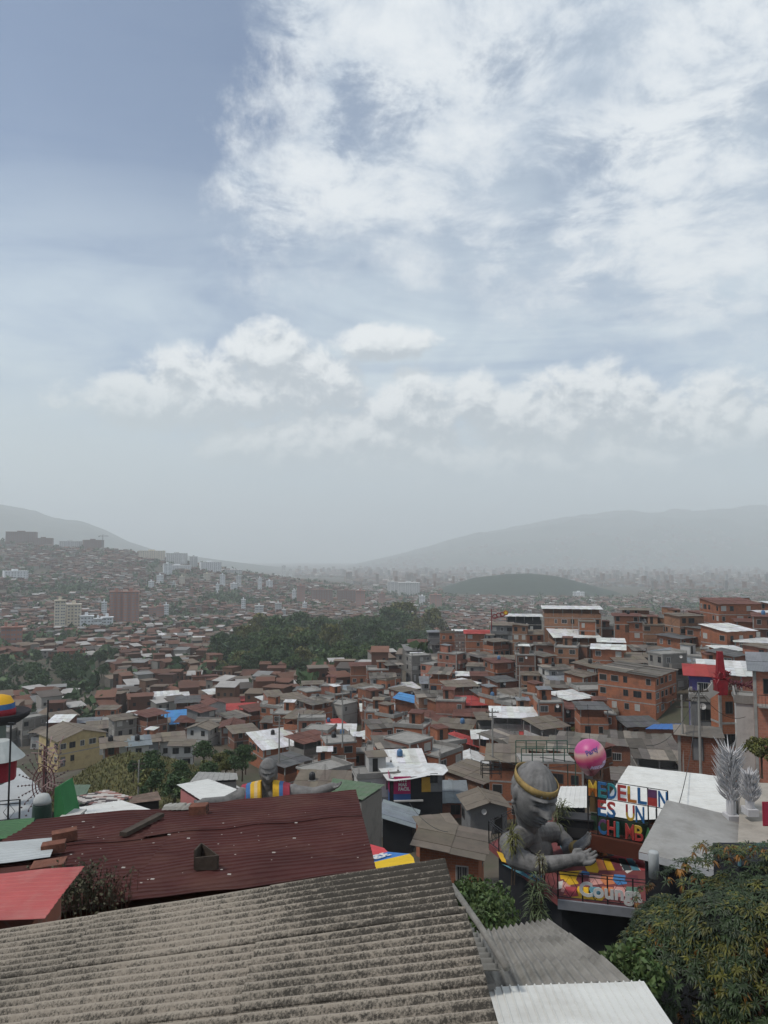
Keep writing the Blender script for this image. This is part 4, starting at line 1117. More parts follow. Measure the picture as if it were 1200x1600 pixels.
def text_mesh(txt, size, ext, bold=.0, name='letter'):
    cu = bpy.data.curves.new('t', 'FONT'); cu.body = txt; cu.size = size; cu.extrude = ext; cu.offset = bold; cu.align_x = 'LEFT'; cu.resolution_u = 3
    o = bpy.data.objects.new('t', cu); COL.objects.link(o); dg = bpy.context.evaluated_depsgraph_get(); me = bpy.data.meshes.new_from_object(o.evaluated_get(dg))
    bpy.data.objects.remove(o); bpy.data.curves.remove(cu); me.name = name; me.transform(Matrix.Rotation(R(90), 4, 'X')); me.materials.clear(); return me
FR = [pp[0], pp[0].lerp(pp[1], .5), pp[1]]
fr = rail('black steel railing along the front edge of the mural platform with white curly lettering', [pp[0], pp[1]], 1.25, 1.15)
white_p = flat('white_paint', (.60, .60, .58), .6)
def text_on(parent, txt, a, d, size, z, off, mat, name='lettering', ext=.015, bold=.012, shear=0):
    me = text_mesh(txt, size, ext, bold, name); me.materials.append(mat); o = ob(name, me, parent); o.location = Vector(a) + Vector((0, 0, z)) + off; o.rotation_euler = (0, 0, math.atan2(d.y, d.x)); return o
dfr = (pp[1] - pp[0]).normalized(); text_on(fr.children[1], 'Counga', pp[0] + dfr * .95, dfr, .88, .28, Vector((-.02, -.05, 0)), white_p, bold=.03)
fl = rail('black steel railing along the left edge of the mural platform beside the bust', [pp[5], pp[0]], 1.25, 1.1)
dl_ = (pp[0] - pp[5]).normalized(); text_on(fl.children[1], 'Coun', pp[5].lerp(pp[0], .55), dl_, .85, .3, Vector((-.06, -.03, 0)), white_p, bold=.03)
rail('black steel railing turning back from the left corner of the mural platform', [pp[5], pp[4].lerp(pp[5], .35)], 1.25, 1.1)

# sculpting helper: closed pieces fused into one continuous skin
def fuse(name, b, mat, parent, voxel, smooth=3):
    o = b.build(name, [mat] if not isinstance(mat, list) else mat, parent, True)
    m = o.modifiers.new('fuse', 'REMESH'); m.mode = 'VOXEL'; m.voxel_size = voxel; m.use_smooth_shade = True
    s = o.modifiers.new('smooth', 'SMOOTH'); s.iterations = smooth; s.factor = .5
    return o
def ball(b, c, r, n=14, M_=None):
    rx, ry, rz = r if isinstance(r, (tuple, list)) else (r, r, r); k = len(b.v); c = Vector(c)
    for i in range(n + 1):
        t = math.pi * (i + .02 * (1 if i == 0 else (-1 if i == n else 0))) / n
        for j in range(2 * n):
            a = math.pi * j / n; q_ = Vector((rx * math.sin(t) * math.cos(a), ry * math.sin(t) * math.sin(a), rz * math.cos(t)))
            b.v.append(tuple(c + (M_ @ q_ if M_ else q_)))
    m = 2 * n
    for i in range(n):
        for j in range(m): e = (j + 1) % m; b.f.append((k + i * m + j, k + (i + 1) * m + j, k + (i + 1) * m + e, k + i * m + e)); b.m.append(0); b.t.append((1, 1, 1))
    b.f.append(tuple(k + j for j in range(m))); b.f.append(tuple(k + n * m + j for j in range(m - 1, -1, -1))); b.m += [0, 0]; b.t += [(1, 1, 1)] * 2
def limb(b, pts, rad):
    for i in range(len(pts) - 1):
        p, q_ = Vector(pts[i]), Vector(pts[i + 1]); n = max(2, int((q_ - p).length / (min(rad[i], rad[i + 1]) * .45)))
        for k in range(n + 1): t = k / n; ball(b, p.lerp(q_, t), rad[i] + (rad[i + 1] - rad[i]) * t, 8)
def head(b, c, S, Mr, hair='cap', nlat=72, nlon=120):
    """a face-bearing head: unit height 2 scaled by S, facing -Y before rotation"""
    k = len(b.v); G = lambda x, z, x0, z0, sx, sz: math.exp(-((x - x0) / sx) ** 2 - ((z - z0) / sz) ** 2)
    for i in range(nlat + 1):
        t = math.pi * min(max(i / nlat, .004), .996)
        for j in range(nlon):
            a = 2 * math.pi * j / nlon; x, y, z = math.sin(t) * math.cos(a), math.sin(t) * math.sin(a), math.cos(t)
            jaw = max(0, -z); X = x * .69 * (1 - .30 * jaw ** 1.6); Y = y * (.93 if y > 0 else .86) * (1 - .10 * jaw); Z = z * 1.08
            if y > 0: Y *= 1 - .28 * jaw
            if y < 0:
                ax = abs(X); fr = min(1, -y * 1.6); f = 0
                nw = .10 + .11 * max(0, min(1, (.1 - Z) / .4))
                if -.36 < Z < .16: f += .22 * max(0, min(1, (.16 - Z) / .42)) * math.exp(-(ax / nw) ** 2)
                f += .10 * G(ax, Z, .075, -.32, .07, .06)
                f -= .30 * G(ax, Z, .25, .03, .16, .12); f += .20 * G(ax, Z, .26, .01, .12, .075); f -= .12 * G(ax, Z, .26, -.035, .16, .022)
                f += .16 * G(ax, Z, .26, .18, .20, .055); f += .09 * G(ax, Z, .42, -.16, .15, .13)
                f += (.20 * G(ax, Z, 0, -.49, .19, .05) + .20 * G(ax, Z, 0, -.615, .16, .055) - .18 * G(ax, Z, 0, -.55, .22, .022)) - .06 * G(ax, Z, 0, -.70, .2, .05)
                f += .15 * G(ax, Z, 0, -.86, .20, .14)
                Y -= f * fr
            if hair == 'cap' and Z > .30 - .35 * max(0, Y):
                g_ = 1.04 + .022 * math.cos(a * 22); X *= g_; Y *= g_; Z *= 1.02
            if hair == 'long' and (Y > -.15 and Z < .9 or Z > .52): X *= 1.16; Y *= 1.10; Z *= 1.03
            b.v.append(tuple(Vector(c) + Mr @ Vector((X * S, Y * S, Z * S))))
    for i in range(nlat):
        for j in range(nlon): e = (j + 1) % nlon; b.f.append((k + i * nlon + j, k + (i + 1) * nlon + j, k + (i + 1) * nlon + e, k + i * nlon + e)); b.m.append(0); b.t.append((1, 1, 1))
    b.f.append(tuple(k + j for j in range(nlon))); b.f.append(tuple(k + nlat * nlon + j for j in range(nlon - 1, -1, -1))); b.m += [0, 0]; b.t += [(1, 1, 1)] * 2
stone_st = pm('statue_stone', (.155, .15, .145), .25, 2.2, .85, stain=(.055, .055, .052), samt=.75, sscale=1.3, bump=.6, spec=.25)
gold = pm('gold_paint', (.27, .185, .065), .35, 2, .75, stain=(.07, .055, .035), samt=.85, sscale=1.6, bump=.4)
st = thing('statue', 'giant grey bust of a woman with gold headband looking down, arms reaching over the platform', 'statue')
b = MB(); HC = P(834, 1241, 36.3); MR = Matrix.Rotation(R(22), 3, 'Z') @ Matrix.Rotation(R(13), 3, 'X') @ Matrix.Rotation(R(5), 3, 'Y'); S = 1.46
head(b, HC, S, MR)
for sx in (-1, 1):
    e = HC + MR @ Vector((sx * .68 * S, .10 * S, .02 * S))
    ball(b, e, (.09 * S, .15 * S, .25 * S), 10, MR); ball(b, e + MR @ Vector((sx * .01, .02, -.33 * S)), .09 * S, 8)
SH_N, SH_F = P(797, 1318, 36.0), P(868, 1300, 39.0)
nk = P(826, 1296, 37.6)
limb(b, [HC + MR @ Vector((0, .30 * S, -.55 * S)), nk, nk + Vector((0, .2, -1.0))], [.46 * S, .50, .8])
ball(b, (SH_N + SH_F) / 2 + Vector((0, .5, -1.1)), (1.45, .85, 1.1), 14, Matrix.Rotation(R(42), 3, 'Z'))
limb(b, [SH_N, nk + Vector((0, .2, -.3)), SH_F], [.52, .60, .50])
EL_, WR_ = P(836, 1352, 34.6), P(893, 1344, 33.7)
limb(b, [SH_N, P(806, 1340, 35.2), EL_, P(862, 1350, 34.0), WR_], [.54, .52, .40, .37, .27])
def hand(b, w, d, up, s, thumb=1):
    d = d.normalized(); sd = d.cross(up).normalized(); up = sd.cross(d)
    limb(b, [w, w + d * .42 * s], [.24 * s, .26 * s]); ball(b, w + d * .38 * s, (.30 * s, .30 * s, .16 * s), 8)
    for i, (o, l) in enumerate(((-.27, .50), (-.09, .62), (.09, .58), (.26, .42))):
        p0 = w + d * .45 * s + sd * o * s; p1 = p0 + (d + up * .10).normalized() * l * .45 * s + sd * o * .15 * s; p2 = p1 + (d + up * .40).normalized() * l * .35 * s; p3 = p2 + (d * .8 + up * .75).normalized() * l * .25 * s
        limb(b, [p0, p1, p2, p3], [.105 * s, .092 * s, .08 * s, .06 * s])
    t0 = w + d * .18 * s - sd * .22 * s * thumb; t1 = t0 + (d * .6 - sd * thumb * .8 + up * .25).normalized() * .28 * s; limb(b, [t0, t1, t1 + (d + up * .2).normalized() * .22 * s], [.12 * s, .10 * s, .07 * s])
hand(b, WR_, P(938, 1340, 33.9) - WR_, Vector((0, -.25, 1)), 1.15, 1)
EL2, WR2 = P(888, 1331, 37.6), P(900, 1324, 36.4)
limb(b, [SH_F, P(886, 1316, 38.6), EL2, WR2], [.42, .36, .30, .24]); hand(b, WR2, P(928, 1308, 36.2) - WR2, Vector((0, -.25, 1)), .95, -1)
fuse('body', b, stone_st, st, .030, 2)
hb = MB(); ring = []
for j in range(49):
    a = 2 * math.pi * j / 48; x, y = math.cos(a) * .735, math.sin(a) * (.95 if math.sin(a) > 0 else .90); ring.append(HC + MR @ Vector((x * S * .90, y * S * .90, (.50 + .10 * y) * S)))
n_ = len(hb.v); ux = MR @ Vector((0, 0, 1))
for p in ring:
    rad = (p - HC - ux * ((p - HC).dot(ux))).normalized()
    for (dz, dr) in ((-.15, .0), (-.15, .065), (0, .075), (.15, .065), (.15, .0)): hb.v.append(tuple(p + ux * dz * S * .8 + rad * dr * S * .62))
for j in range(48):
    for i in range(5): e = (i + 1) % 5; hb.f.append((j * 5 + i, j * 5 + e, (j + 1) * 5 + e, (j + 1) * 5 + i)); hb.m.append(0); hb.t.append((1, 1, 1))
hb.build('headband', [gold], st, True)
cb2 = MB(); ca = WR2 + (WR2 - EL2) * -.05; cb2.tube([ca - (WR2 - EL2).normalized() * .2, ca + (WR2 - EL2).normalized() * .2], .315, 14); cb2.build('bracelet', [gold], st, True)
MARKS.append(('giant grey bust', HC))

# lettering sign
s0, s1 = P(918, 1217, 38.6), P(1043, 1233, 36.6)
dv = (s1 - s0); dv.z = 0; Lg = dv.length; dv.normalize(); sz = s0.z
sign = thing('letter_sign', 'tall open sign of big painted letters reading MEDELLIN ES UN CHIMBA', 'sign', (s0.x, s0.y, sz), math.atan2(dv.y, dv.x))
LC = {'R': (.34, .045, .04), 'B': (.025, .11, .26), 'T': (.025, .18, .20), 'G': (.05, .17, .06), 'Y': (.48, .31, .04), 'O': (.38, .13, .03), 'P': (.10, .04, .10), 'g': (.10, .20, .13)}
LMt = {k: flat('letter_paint_' + k.lower() + ('l' if k.islower() else ''), c, .6, var=.3, scale=2) for k, c in LC.items()}
def letter(ch, x, z, w, h, c1, c2):
    me = text_mesh(ch, 1.0, .06, .014)
    vs = np.array([v.co[:] for v in me.vertices]); mn, mx = vs.min(0), vs.max(0)
    for v in me.vertices: v.co = ((v.co.x - mn[0]) / (mx[0] - mn[0]) * w, v.co.y * .9, (v.co.z - mn[2]) / (mx[2] - mn[2]) * h)
    bm = bmesh.new(); bm.from_mesh(me); bmesh.ops.bisect_plane(bm, geom=bm.verts[:] + bm.edges[:] + bm.faces[:], plane_co=(0, 0, h * .52), plane_no=(0, 0, 1)); 
    for f in bm.faces: f.material_index = 0 if f.calc_center_median().z > h * .52 else 1
    bm.to_mesh(me); bm.free(); me.materials.append(LMt[c1]); me.materials.append(LMt[c2]); ob('letter', me, sign, (x, 0, z))
rh = .84; cw = Lg / 8
slope = (s1.z - s0.z) / Lg
for i, (ch, a, c_) in enumerate(zip('MEDELLIN', 'YBTRYBPB', 'OTBROBRB')): letter(ch, i * cw + .05, -rh, cw * .88, rh * .94, a, c_)
for i, (ch, a, c_) in enumerate(zip('ES UN', 'RRRRB', 'BBTYB')):
    if ch != ' ': letter(ch, (i * .95 + .95) * cw + .05, -2 * rh - .1, cw * .86, rh * .94, a, c_)
for i, (ch, a, c_) in enumerate(zip('CHIMBA', 'PRTRYG', 'BRTRRG')): letter(ch, (i * .92 + .95) * cw + .05, -3 * rh - .2, cw * (.84 if ch != 'I' else .3), rh * .9, a, c_)
b = MB()
for z in (0.02, -rh - .05, -2 * rh - .15, -3 * rh - .25): b.box(0, Lg, -.02, .02, z - .015, z + .015)
for x in (0, cw * 1.0, cw * 6.1, Lg): b.box(x - .03, x + .03, -.029, .029, -3 * rh - .3, .02)
b.build('frame', [steel], sign)
b = MB(); b.box(.02, cw * 6, .5, .56, -3 * rh - .25, -2 * rh - .22); b.build('backing_panel', [flat('panel_green', (.03, .06, .035))], sign)
b = MB(); b.box(0.0, cw * .98, .4, .46, -2 * rh - .12, -.1); b.build('backing_panel', [flat('panel_rust', (.11, .07, .03))], sign)
b = MB(); b.box(0, cw * 6.0, -.25, .9, -3 * rh - 1.05, -3 * rh - .28); b.build('base_box', [flat('base_brown', (.075, .022, .012))], sign)
MARKS.append(('big letter sign', s0.lerp(s1, .5)))
ra = s0 + dv * cw * 6.15 + Vector((0, -.1, -3 * rh - .3)); rail('dark steel railing rising diagonally across the right end of the letter sign', [ra + Vector((-.3, -1.6, -.3)), ra + Vector((.7, .9, .9))], 1.3, .9)

# balloon
bc = P(922, 1180, 43); bl = thing('balloon', 'round pink balloon ornament with purple and white lettering hung on cables', 'balloon', bc, R(12)); bl.scale = (.92, .92, .92)
m, N, L, bs = new_mat('balloon_paint'); tc = N.new('ShaderNodeTexCoord'); sx = N.new('ShaderNodeSeparateXYZ'); L.new(tc.outputs['Object'], sx.inputs[0])
m1 = N.new('ShaderNodeMath'); m1.operation = 'MULTIPLY_ADD'; L.new(sx.outputs[0], m1.inputs[0]); m1.inputs[1].default_value = -.38; L.new(sx.outputs[2], m1.inputs[2])
nz = N.new('ShaderNodeTexNoise'); nz.inputs['Scale'].default_value = 3; nz.inputs['Detail'].default_value = 4; L.new(tc.outputs['Object'], nz.inputs['Vector'])
m2 = N.new('ShaderNodeMath'); m2.operation = 'MULTIPLY_ADD'; L.new(nz.outputs[0], m2.inputs[0]); m2.inputs[1].default_value = .22; L.new(m1.outputs[0], m2.inputs[2])
rp = N.new('ShaderNodeMapRange'); L.new(m2.outputs[0], rp.inputs[0]); rp.inputs[1].default_value = -1.2; rp.inputs[2].default_value = 1.3
cr_ = N.new('ShaderNodeValToRGB'); L.new(rp.outputs[0], cr_.inputs[0]); els = cr_.color_ramp.elements
els[0].position = 0; els[0].color = (.10, .012, .02, 1); els[1].position = 1; els[1].color = (.42, .08, .22, 1)
for pos, c in ((.22, (.14, .015, .03)), (.30, (.20, .10, .10)), (.36, (.34, .015, .10)), (.50, (.44, .025, .13)), (.60, (.48, .14, .16)), (.70, (.50, .33, .28)), (.78, (.44, .05, .20))):
    e = els.new(pos); e.color = c + (1,)
L.new(cr_.outputs[0], bs.inputs['Base Color']); bs.inputs['Roughness'].default_value = .45
rr = 1.0; prof = [(.05, -1.32), (.30, -1.24), (.55, -.98)] + [(rr * math.cos(t), rr * 1.02 * math.sin(t)) for t in np.linspace(-.72, 1.50, 16)]
b = MB(); b.lathe(prof, 36); b.build('envelope', [m], bl, True)
def wrap_text(txt, size, zc, mat, a0, tilt=0.0, lift=.012):
    me = text_mesh(txt, size, .008, .012, 'lettering'); xs = [v.co.x for v in me.vertices]; xm = (min(xs) + max(xs)) / 2
    bm = bmesh.new(); bm.from_mesh(me); bmesh.ops.triangulate(bm, faces=bm.faces); bm.to_mesh(me); bm.free()
    for v in me.vertices:
        x, y, z = v.co.x - xm, v.co.y, v.co.z - size * .35; x, z = x * math.cos(tilt) - z * math.sin(tilt), x * math.sin(tilt) + z * math.cos(tilt); z += zc
        ph = math.asin(max(-.97, min(.97, z / 1.02))); r = math.cos(ph) * rr + lift - y; a = a0 + x / max(.4, math.cos(ph)); v.co = (r * math.sin(a), -r * math.cos(a), z)
    me.materials.append(mat); ob('lettering', me, bl.children[0])
wrap_text('Party', .40, .50, flat('ink_purple', (.10, .07, .20)), -.35, .45); wrap_text('MI', .28, -.22, flat('ink_lilac', (.48, .38, .55)), .55, .12); wrap_text('MEDELLIN', .32, -.50, plain['ink_lilac'], .42, .10)
b = MB(); b.tube([(-1.0, 0, -.4), (-3.2, .6, -.1)], .02, 4); b.tube([(-.6, -.75, -.5), (0, -.5, -1.2), (.7, -.6, -.5)], .015, 4); b.tube([(0, 0, 1.0), (0, .2, 3.2)], .012, 4); b.build('cable', [steel], bl)
MARKS.append(('pink balloon', bc))
# big white roof and grey roof right of the sign
quad_house('wide white tin roof right of and behind the big letter sign', [P(925, 1285, 39.9), P(1143, 1274, 38.5), P(1150, 1216, 46), P(982, 1196, 48)], 15, .03, tin_white, MT['b'], axis=1, drop=.3, rng_seed=2)
quad_house('slate grey sheet roof with pale front edge between the letter sign and mango tree', [P(998, 1331, 30), P(1165, 1372, 27.5), P(1153, 1276, 34.5), P(1042, 1250, 35)], 7, .012, fc_light, MT['k'], axis=1, drop=.3, fascia=flat('fascia_white', (.42, .43, .44)), rng_seed=3)
quad_house('small white tin roof left of the letter sign behind the bust', [P(866, 1262, 41.5), P(917, 1262, 41), P(917, 1228, 45), P(876, 1229, 45)], 6, .02, tin_white, MT['k'], drop=.3, rng_seed=4)
q_ = [P(1152, 1330, 29.5), P(1260, 1345, 28), P(1260, 1225, 38), P(1158, 1222, 39)]
quad_house('bare beige rooftop terrace at the right edge with white feather sculptures', q_, 3, .004, flat('screed', (.30, .27, .23), .9, var=.15, stain=(.2, .18, .15)), MT['t'], drop=.1, rng_seed=5)
# white feather sculptures on the terrace
white_pl = pm('white_plaster_sculpture', (.46, .45, .45), .1, 4, .9, stain=(.25, .25, .25), samt=.4)
def feather(label, u, v, Y, H, seed, wd=1.0):
    rng = random.Random(seed); p = P(u, v, Y); r = thing('sculpture', label, 'sculpture', p); b = MB()
    b.lathe([(.24 * wd, 0), (.26 * wd, .5 * H / 3), (.15 * wd, H * .5), (.06, H * .9), (.015, H)], 12)
    for i in range(260):
        z = H * rng.uniform(.22, .97); a = rng.uniform(0, 6.28); rr_ = .26 * wd * (1.1 - z / H) + .03; l = rng.uniform(.35, .85) * H / 3
        o_ = Vector((math.cos(a), math.sin(a), 0)); p0 = Vector((rr_ * math.cos(a), rr_ * math.sin(a), z)); b.tube([p0, p0 + o_ * l * .5 + Vector((0, 0, l * .45)), p0 + o_ * l * .85 + Vector((0, 0, l * 1.0))], [.035, .028, .004], 4)
    b.build('feathers', [white_pl], r)
    f = MB(); f.box(-.32 * wd, .32 * wd, -.32, .32, -.3, 0); f.build('pedestal', [white_pl], r); return r
feather('tall white plume sculpture standing at the corner of the beige terrace', 1143, 1272, 34, 2.9, 3, .85)
feather('smaller white plume sculpture right of the tallest one', 1172, 1262, 33, 1.5, 4, .75)
b = MB(); b.box(-.2, .9, -.03, .03, -.6, .4); b.box(-.15, .85, -.045, -.03, -.55, .35, 1); o = b.build('banner', [flat('banner_red', (.26, .02, .04)), flat('banner_red_face', (.30, .025, .05))]); o.location = P(1199, 1268, 31); tag(o, 'dark red panel at the right edge beside the beige terrace', 'banner')
b = MB(); b.box(-.4, 3.0, 0, 2.0, -2.2, 0); r = thing('tank_housing', 'black arched shelter half hidden behind the mango tree top at the right edge', 'shelter', P(1172, 1352, 26)); b.build('body', [MT['k']], r)
b = MB(); b.tube([(.9 * math.cos(t) + .5, -.05, .75 * math.sin(t)) for t in np.linspace(0, math.pi, 14)], .06, 6); b.build('arch', [flat('teal_metal', (.06, .13, .15))], r)
b = MB(); b.lathe([(.20, 0), (.20, .95), (.17, 1.0)], 14); o = b.build('water_drum', [tin_grey], None, True); o.location = P(1022, 1371, 29); tag(o, 'pale grey drum standing under the slate grey roof edge', 'drum')
# ------------------------------------------------------------------ bust with outstretched arms and striped scarf
s2 = thing('statue', 'grey bust with long hair, spread arms and a yellow blue red striped shoulder scarf', 'statue')
b = MB(); Y2 = 46.0; HC2 = P(419, 1205, Y2); S2 = .74; M2 = Matrix.Rotation(R(8), 3, 'Z') @ Matrix.Rotation(R(10), 3, 'X')
head(b, HC2, S2, M2, 'long')
ball(b, HC2 + Vector((0, .30, -.35)), (.78 * S2, .50 * S2, .9 * S2), 12)
n2 = P(418, 1238, Y2 + .3); limb(b, [HC2 + Vector((0, .15, -.5)), n2], [.36, .46])
L2, R2 = P(378, 1244, Y2 - .2), P(458, 1239, Y2 + .2)
limb(b, [L2, n2 + Vector((0, .2, -.25)), R2], [.55, .75, .55]); ball(b, P(418, 1275, Y2 + .3), (1.9, 1.0, 1.5), 12)
limb(b, [L2, P(352, 1254, Y2 - .8), P(318, 1254, Y2 - 1.6)], [.50, .38, .27]); limb(b, [R2, P(490, 1240, Y2 - .2), P(520, 1229, Y2 - .6)], [.50, .36, .25])
hand(b, P(318, 1256, Y2 - 1.6), P(300, 1254, Y2 - 1.9) - P(318, 1256, Y2 - 1.6), Vector((0, -.3, 1)), .62); hand(b, P(520, 1229, Y2 - .6), P(540, 1225, Y2 - .8) - P(520, 1229, Y2 - .6), Vector((0, -.3, 1)), .62, -1)
fuse('body', b, stone_st, s2, .035, 4)
def stripe(u0, u1, col, bulge):
    b = MB(); n = 7
    for i in range(n):
        a = i / n; e = (i + 1) / n
        def pt(u, t):
            f = abs(u - 418) / 52.; yy = Y2 - 1.02 + .55 * f + bulge; v = 1221 + 12 * f ** 1.4 + t * (36 - 4 * f)
            return P(u, v, yy + (.55 * (1 - t) ** 2.5) - .10 * math.sin(t * 3.1))
        b.hexa([pt(u0, e) + Vector((0, .5, 0)), pt(u0, e), pt(u1, e), pt(u1, e) + Vector((0, .5, 0)), pt(u0, a) + Vector((0, .5, 0)), pt(u0, a), pt(u1, a), pt(u1, a) + Vector((0, .5, 0))])
    return b.build('scarf_stripe', [col], s2)
sy, sw, sb_, sr = flat('scarf_yellow', (.52, .30, .02)), flat('scarf_cream', (.50, .36, .18)), flat('scarf_blue', (.04, .12, .28)), flat('scarf_red', (.27, .03, .05))
for u0, u1, c in ((376, 384, sr), (384, 391, sb_), (391, 397, sy), (397, 402, sw), (402, 407, sy), (426, 436, sy), (436, 442, sb_), (442, 452, sr)): stripe(u0, u1, c, 0)
MARKS.append(('scarfed bust', HC2))

# ------------------------------------------------------------------ special houses near the centre
def special(a, **k):
    p = a.split(); house_px(*[float(x) for x in p[:5]], *p[5:8], **k)
special('1182 1047 1152 6 70 n s G', Y=62, n=2, d=6, label='tall pinkish brick house with large dark windows cut by the right edge', tilt=6)
special('1152 1098 1168 3 60 w f C', Y=68, n=1, d=5, label='white house with open balcony bays beside the brick house at the right edge')
special('1128 1078 1180 14 24 b f B', Y=76, n=2, label='narrow orange brick house directly under the red spiky tower figure')
special('1079 1054 1135 3 34 p s R', Y=84, n=2, d=4, tilt=7, label='purple house with red tin roof left of the red spiky tower figure')
special('1082 1095 1180 2 40 g f C', Y=80, n=2, d=4, label='grey house with mural patches below the purple house')
special('1098 1052 1090 0 108 n s W', Y=100, d=8, tilt=5, label='wide white tin roof behind the red spiky tower figure')
special('1062 1148 1186 0 56 d s J', Y=70, d=3.2, label='low dark brick house with patched roof in front of the purple house')
# blue tarpaulin roof
q_ = [P(1008, 1139, 126), P(1072, 1140, 126), P(1068, 1131, 136), P(1022, 1131, 136)]
quad_house('low shack under a bright blue tarpaulin below the big brick house', q_, 6, .05, pm('blue_tarp', (.04, .14, .38), .1, 1, .5), MT['d'], name='shack', drop=.1, rng_seed=8); MARKS.append(('blue tarpaulin', q_[0]))
# red spiky tower figure
rf = thing('sculpture', 'red pointed tower figure with tangled red wings rising above the right hand rooftops', 'sculpture', P(1128, 1085, 74))
redp = pm('red_gloss', (.20, .008, .015), .3, 2, .45)
b = MB(); b.hexa([(-.55, -.5, 0), (.35, -.5, 0), (.35, .4, 0), (-.55, .4, 0), (-.75, -.4, 1.5), (.55, -.4, 1.5), (.55, .4, 1.5), (-.75, .4, 1.5)]); b.hexa([(-.5, -.35, 1.6), (.35, -.35, 1.6), (.35, .3, 1.6), (-.5, .3, 1.6), (-.38, -.2, 4.4), (.12, -.2, 4.4), (.12, .15, 4.4), (-.38, .15, 4.4)])
rg = random.Random(5)
for i in range(26): a = rg.uniform(0, 6.28); z = rg.uniform(1.2, 2.2); b.tube([(0, 0, z), (.6 * math.cos(a), .5 * math.sin(a), z + .2), (1.0 * math.cos(a), .7 * math.sin(a), z + rg.uniform(-.2, .6))], [.12, .09, .01], 5)
b.build('tower', [redp], rf)
b = MB()
for i in range(60):
    x = rg.uniform(.4, 3.6); z = 1.1 - x * .12 + rg.uniform(-.4, .4); dx, dz = rg.uniform(-.5, .8), rg.uniform(-.5, .5); b.tube([(x, rg.uniform(-.4, .4), z), (x + dx * .5, 0, z + dz * .5 + .1), (x + dx, 0, z + dz)], [.06, .05, .015], 4)
b.build('wings', [pm('red_dull', (.10, .012, .022), .3, 2, .6)], rf)
MARKS.append(('red tower figure', P(1128, 1050, 74)))
o = MB(); o.slab([(0, -.03, 0), (.75, -.03, -.5), (1.7, -.03, 0), (.95, -.03, .95), (.75, -.03, .45)][::1], .0) if False else None
b = MB(); k4 = [(-.9, 0), (-.1, -.75), (.9, -.1), (.25, .1), (.2, .9), (-.3, .25)]
k = 0; b.v = [(x, -.05, z) for x, z in k4] + [(x, .05, z) for x, z in k4]; nn = len(k4); b.f = [tuple(range(nn)), tuple(range(2 * nn - 1, nn - 1, -1))] + [(i, nn + i, nn + (i + 1) % nn, (i + 1) % nn) for i in range(nn)]; b.m = [0] * len(b.f); b.t = [(1, 1, 1)] * len(b.f)
so_ = b.build('star_board', [flat('board_pale', (.38, .36, .33))]); so_.location = P(1110, 1080, 72); tag(so_, 'pale pointed star shaped board hung beside the purple house', 'board')
# pink advertising box under a bent white roof
ad = thing('kiosk', 'dark kiosk with a magenta and blue advert under a bent white sheet roof', 'kiosk', P(609, 1268, 98), R(4))
sA = 98 / F
def kx(u): return (u - 609) * sA
def kz(v): return (1268 - v) * sA
b = MB(); b.hexa([(kx(609), 0, -9), (kx(690), 0, -9), (kx(690), 5.4, -9), (kx(609), 5.4, -9), (kx(609), 0, kz(1218)), (kx(690), 0, kz(1215)), (kx(690), 5.4, kz(1215) - 1.9), (kx(609), 5.4, kz(1218) - 1.9)]); b.build('wall', [MT['k']], ad)
b = MB(); b.box(kx(615), kx(641), -.06, 0, kz(1242), kz(1216), 0); b.box(kx(615), kx(641), -.06, 0, kz(1251), kz(1242), 1); b.box(-.06, 0, .1, 2.2, kz(1240), kz(1214), 0); b.box(-.06, 0, .1, 2.2, kz(1262), kz(1240), 1); b.box(kx(615), kx(660), -.35, -.05, kz(1253), kz(1251), 2)
ad_panel = b.build('advert_panel', [flat('magenta', (.34, .012, .09), .5), flat('advert_blue', (.035, .08, .22), .5), frame_w], ad)
for i, (t_, z_) in enumerate((('VIVE', 1224), ('MAS', 1230.5), ('FACIL', 1237))):
    me = text_mesh(t_, .60, .01, .018, 'lettering'); me.materials.append(white_p); ob('lettering', me, ad_panel, (kx(622), -.08, kz(z_)))
b = MB(); b.box(kx(658), kx(672), -.05, 0, kz(1240), kz(1218), 0); b.build('door', [flat('mustard', (.42, .24, .03))], ad)
b = MB(); b.box(kx(672), kx(690), -.05, 0, kz(1240), kz(1214), 0); b.build('side_panel', [MT['g']], ad); put_window(win(.9, 'dark'), ad, (kx(677), -.052, kz(1226)), 0)
def zb(v): return P(640, v, 104.6).z - ad.location.z
b = MB(); y0, y1 = -.7, 6.6
zs = [(590, 1219, 1192), (615, 1220, 1191), (640, 1218, 1194), (663, 1214, 1196), (668, 1212, 1193), (690, 1213, 1194), (706, 1206, 1197)]
for (u0, a0, c0), (u1, a1, c1) in zip(zs[:-1], zs[1:]):
    b.slab([(kx(u0) + (1.3 if u0 == 590 else 0), y0, kz(a0)), (kx(u1) - (.7 if u1 == 706 else 0), y0, kz(a1)), (kx(u1), y1, zb(c1)), (kx(u0), y1, zb(c0))], .05)
b.build('roof', [RMT['W']], ad); MARKS.append(('magenta kiosk', P(640, 1230, 98)))
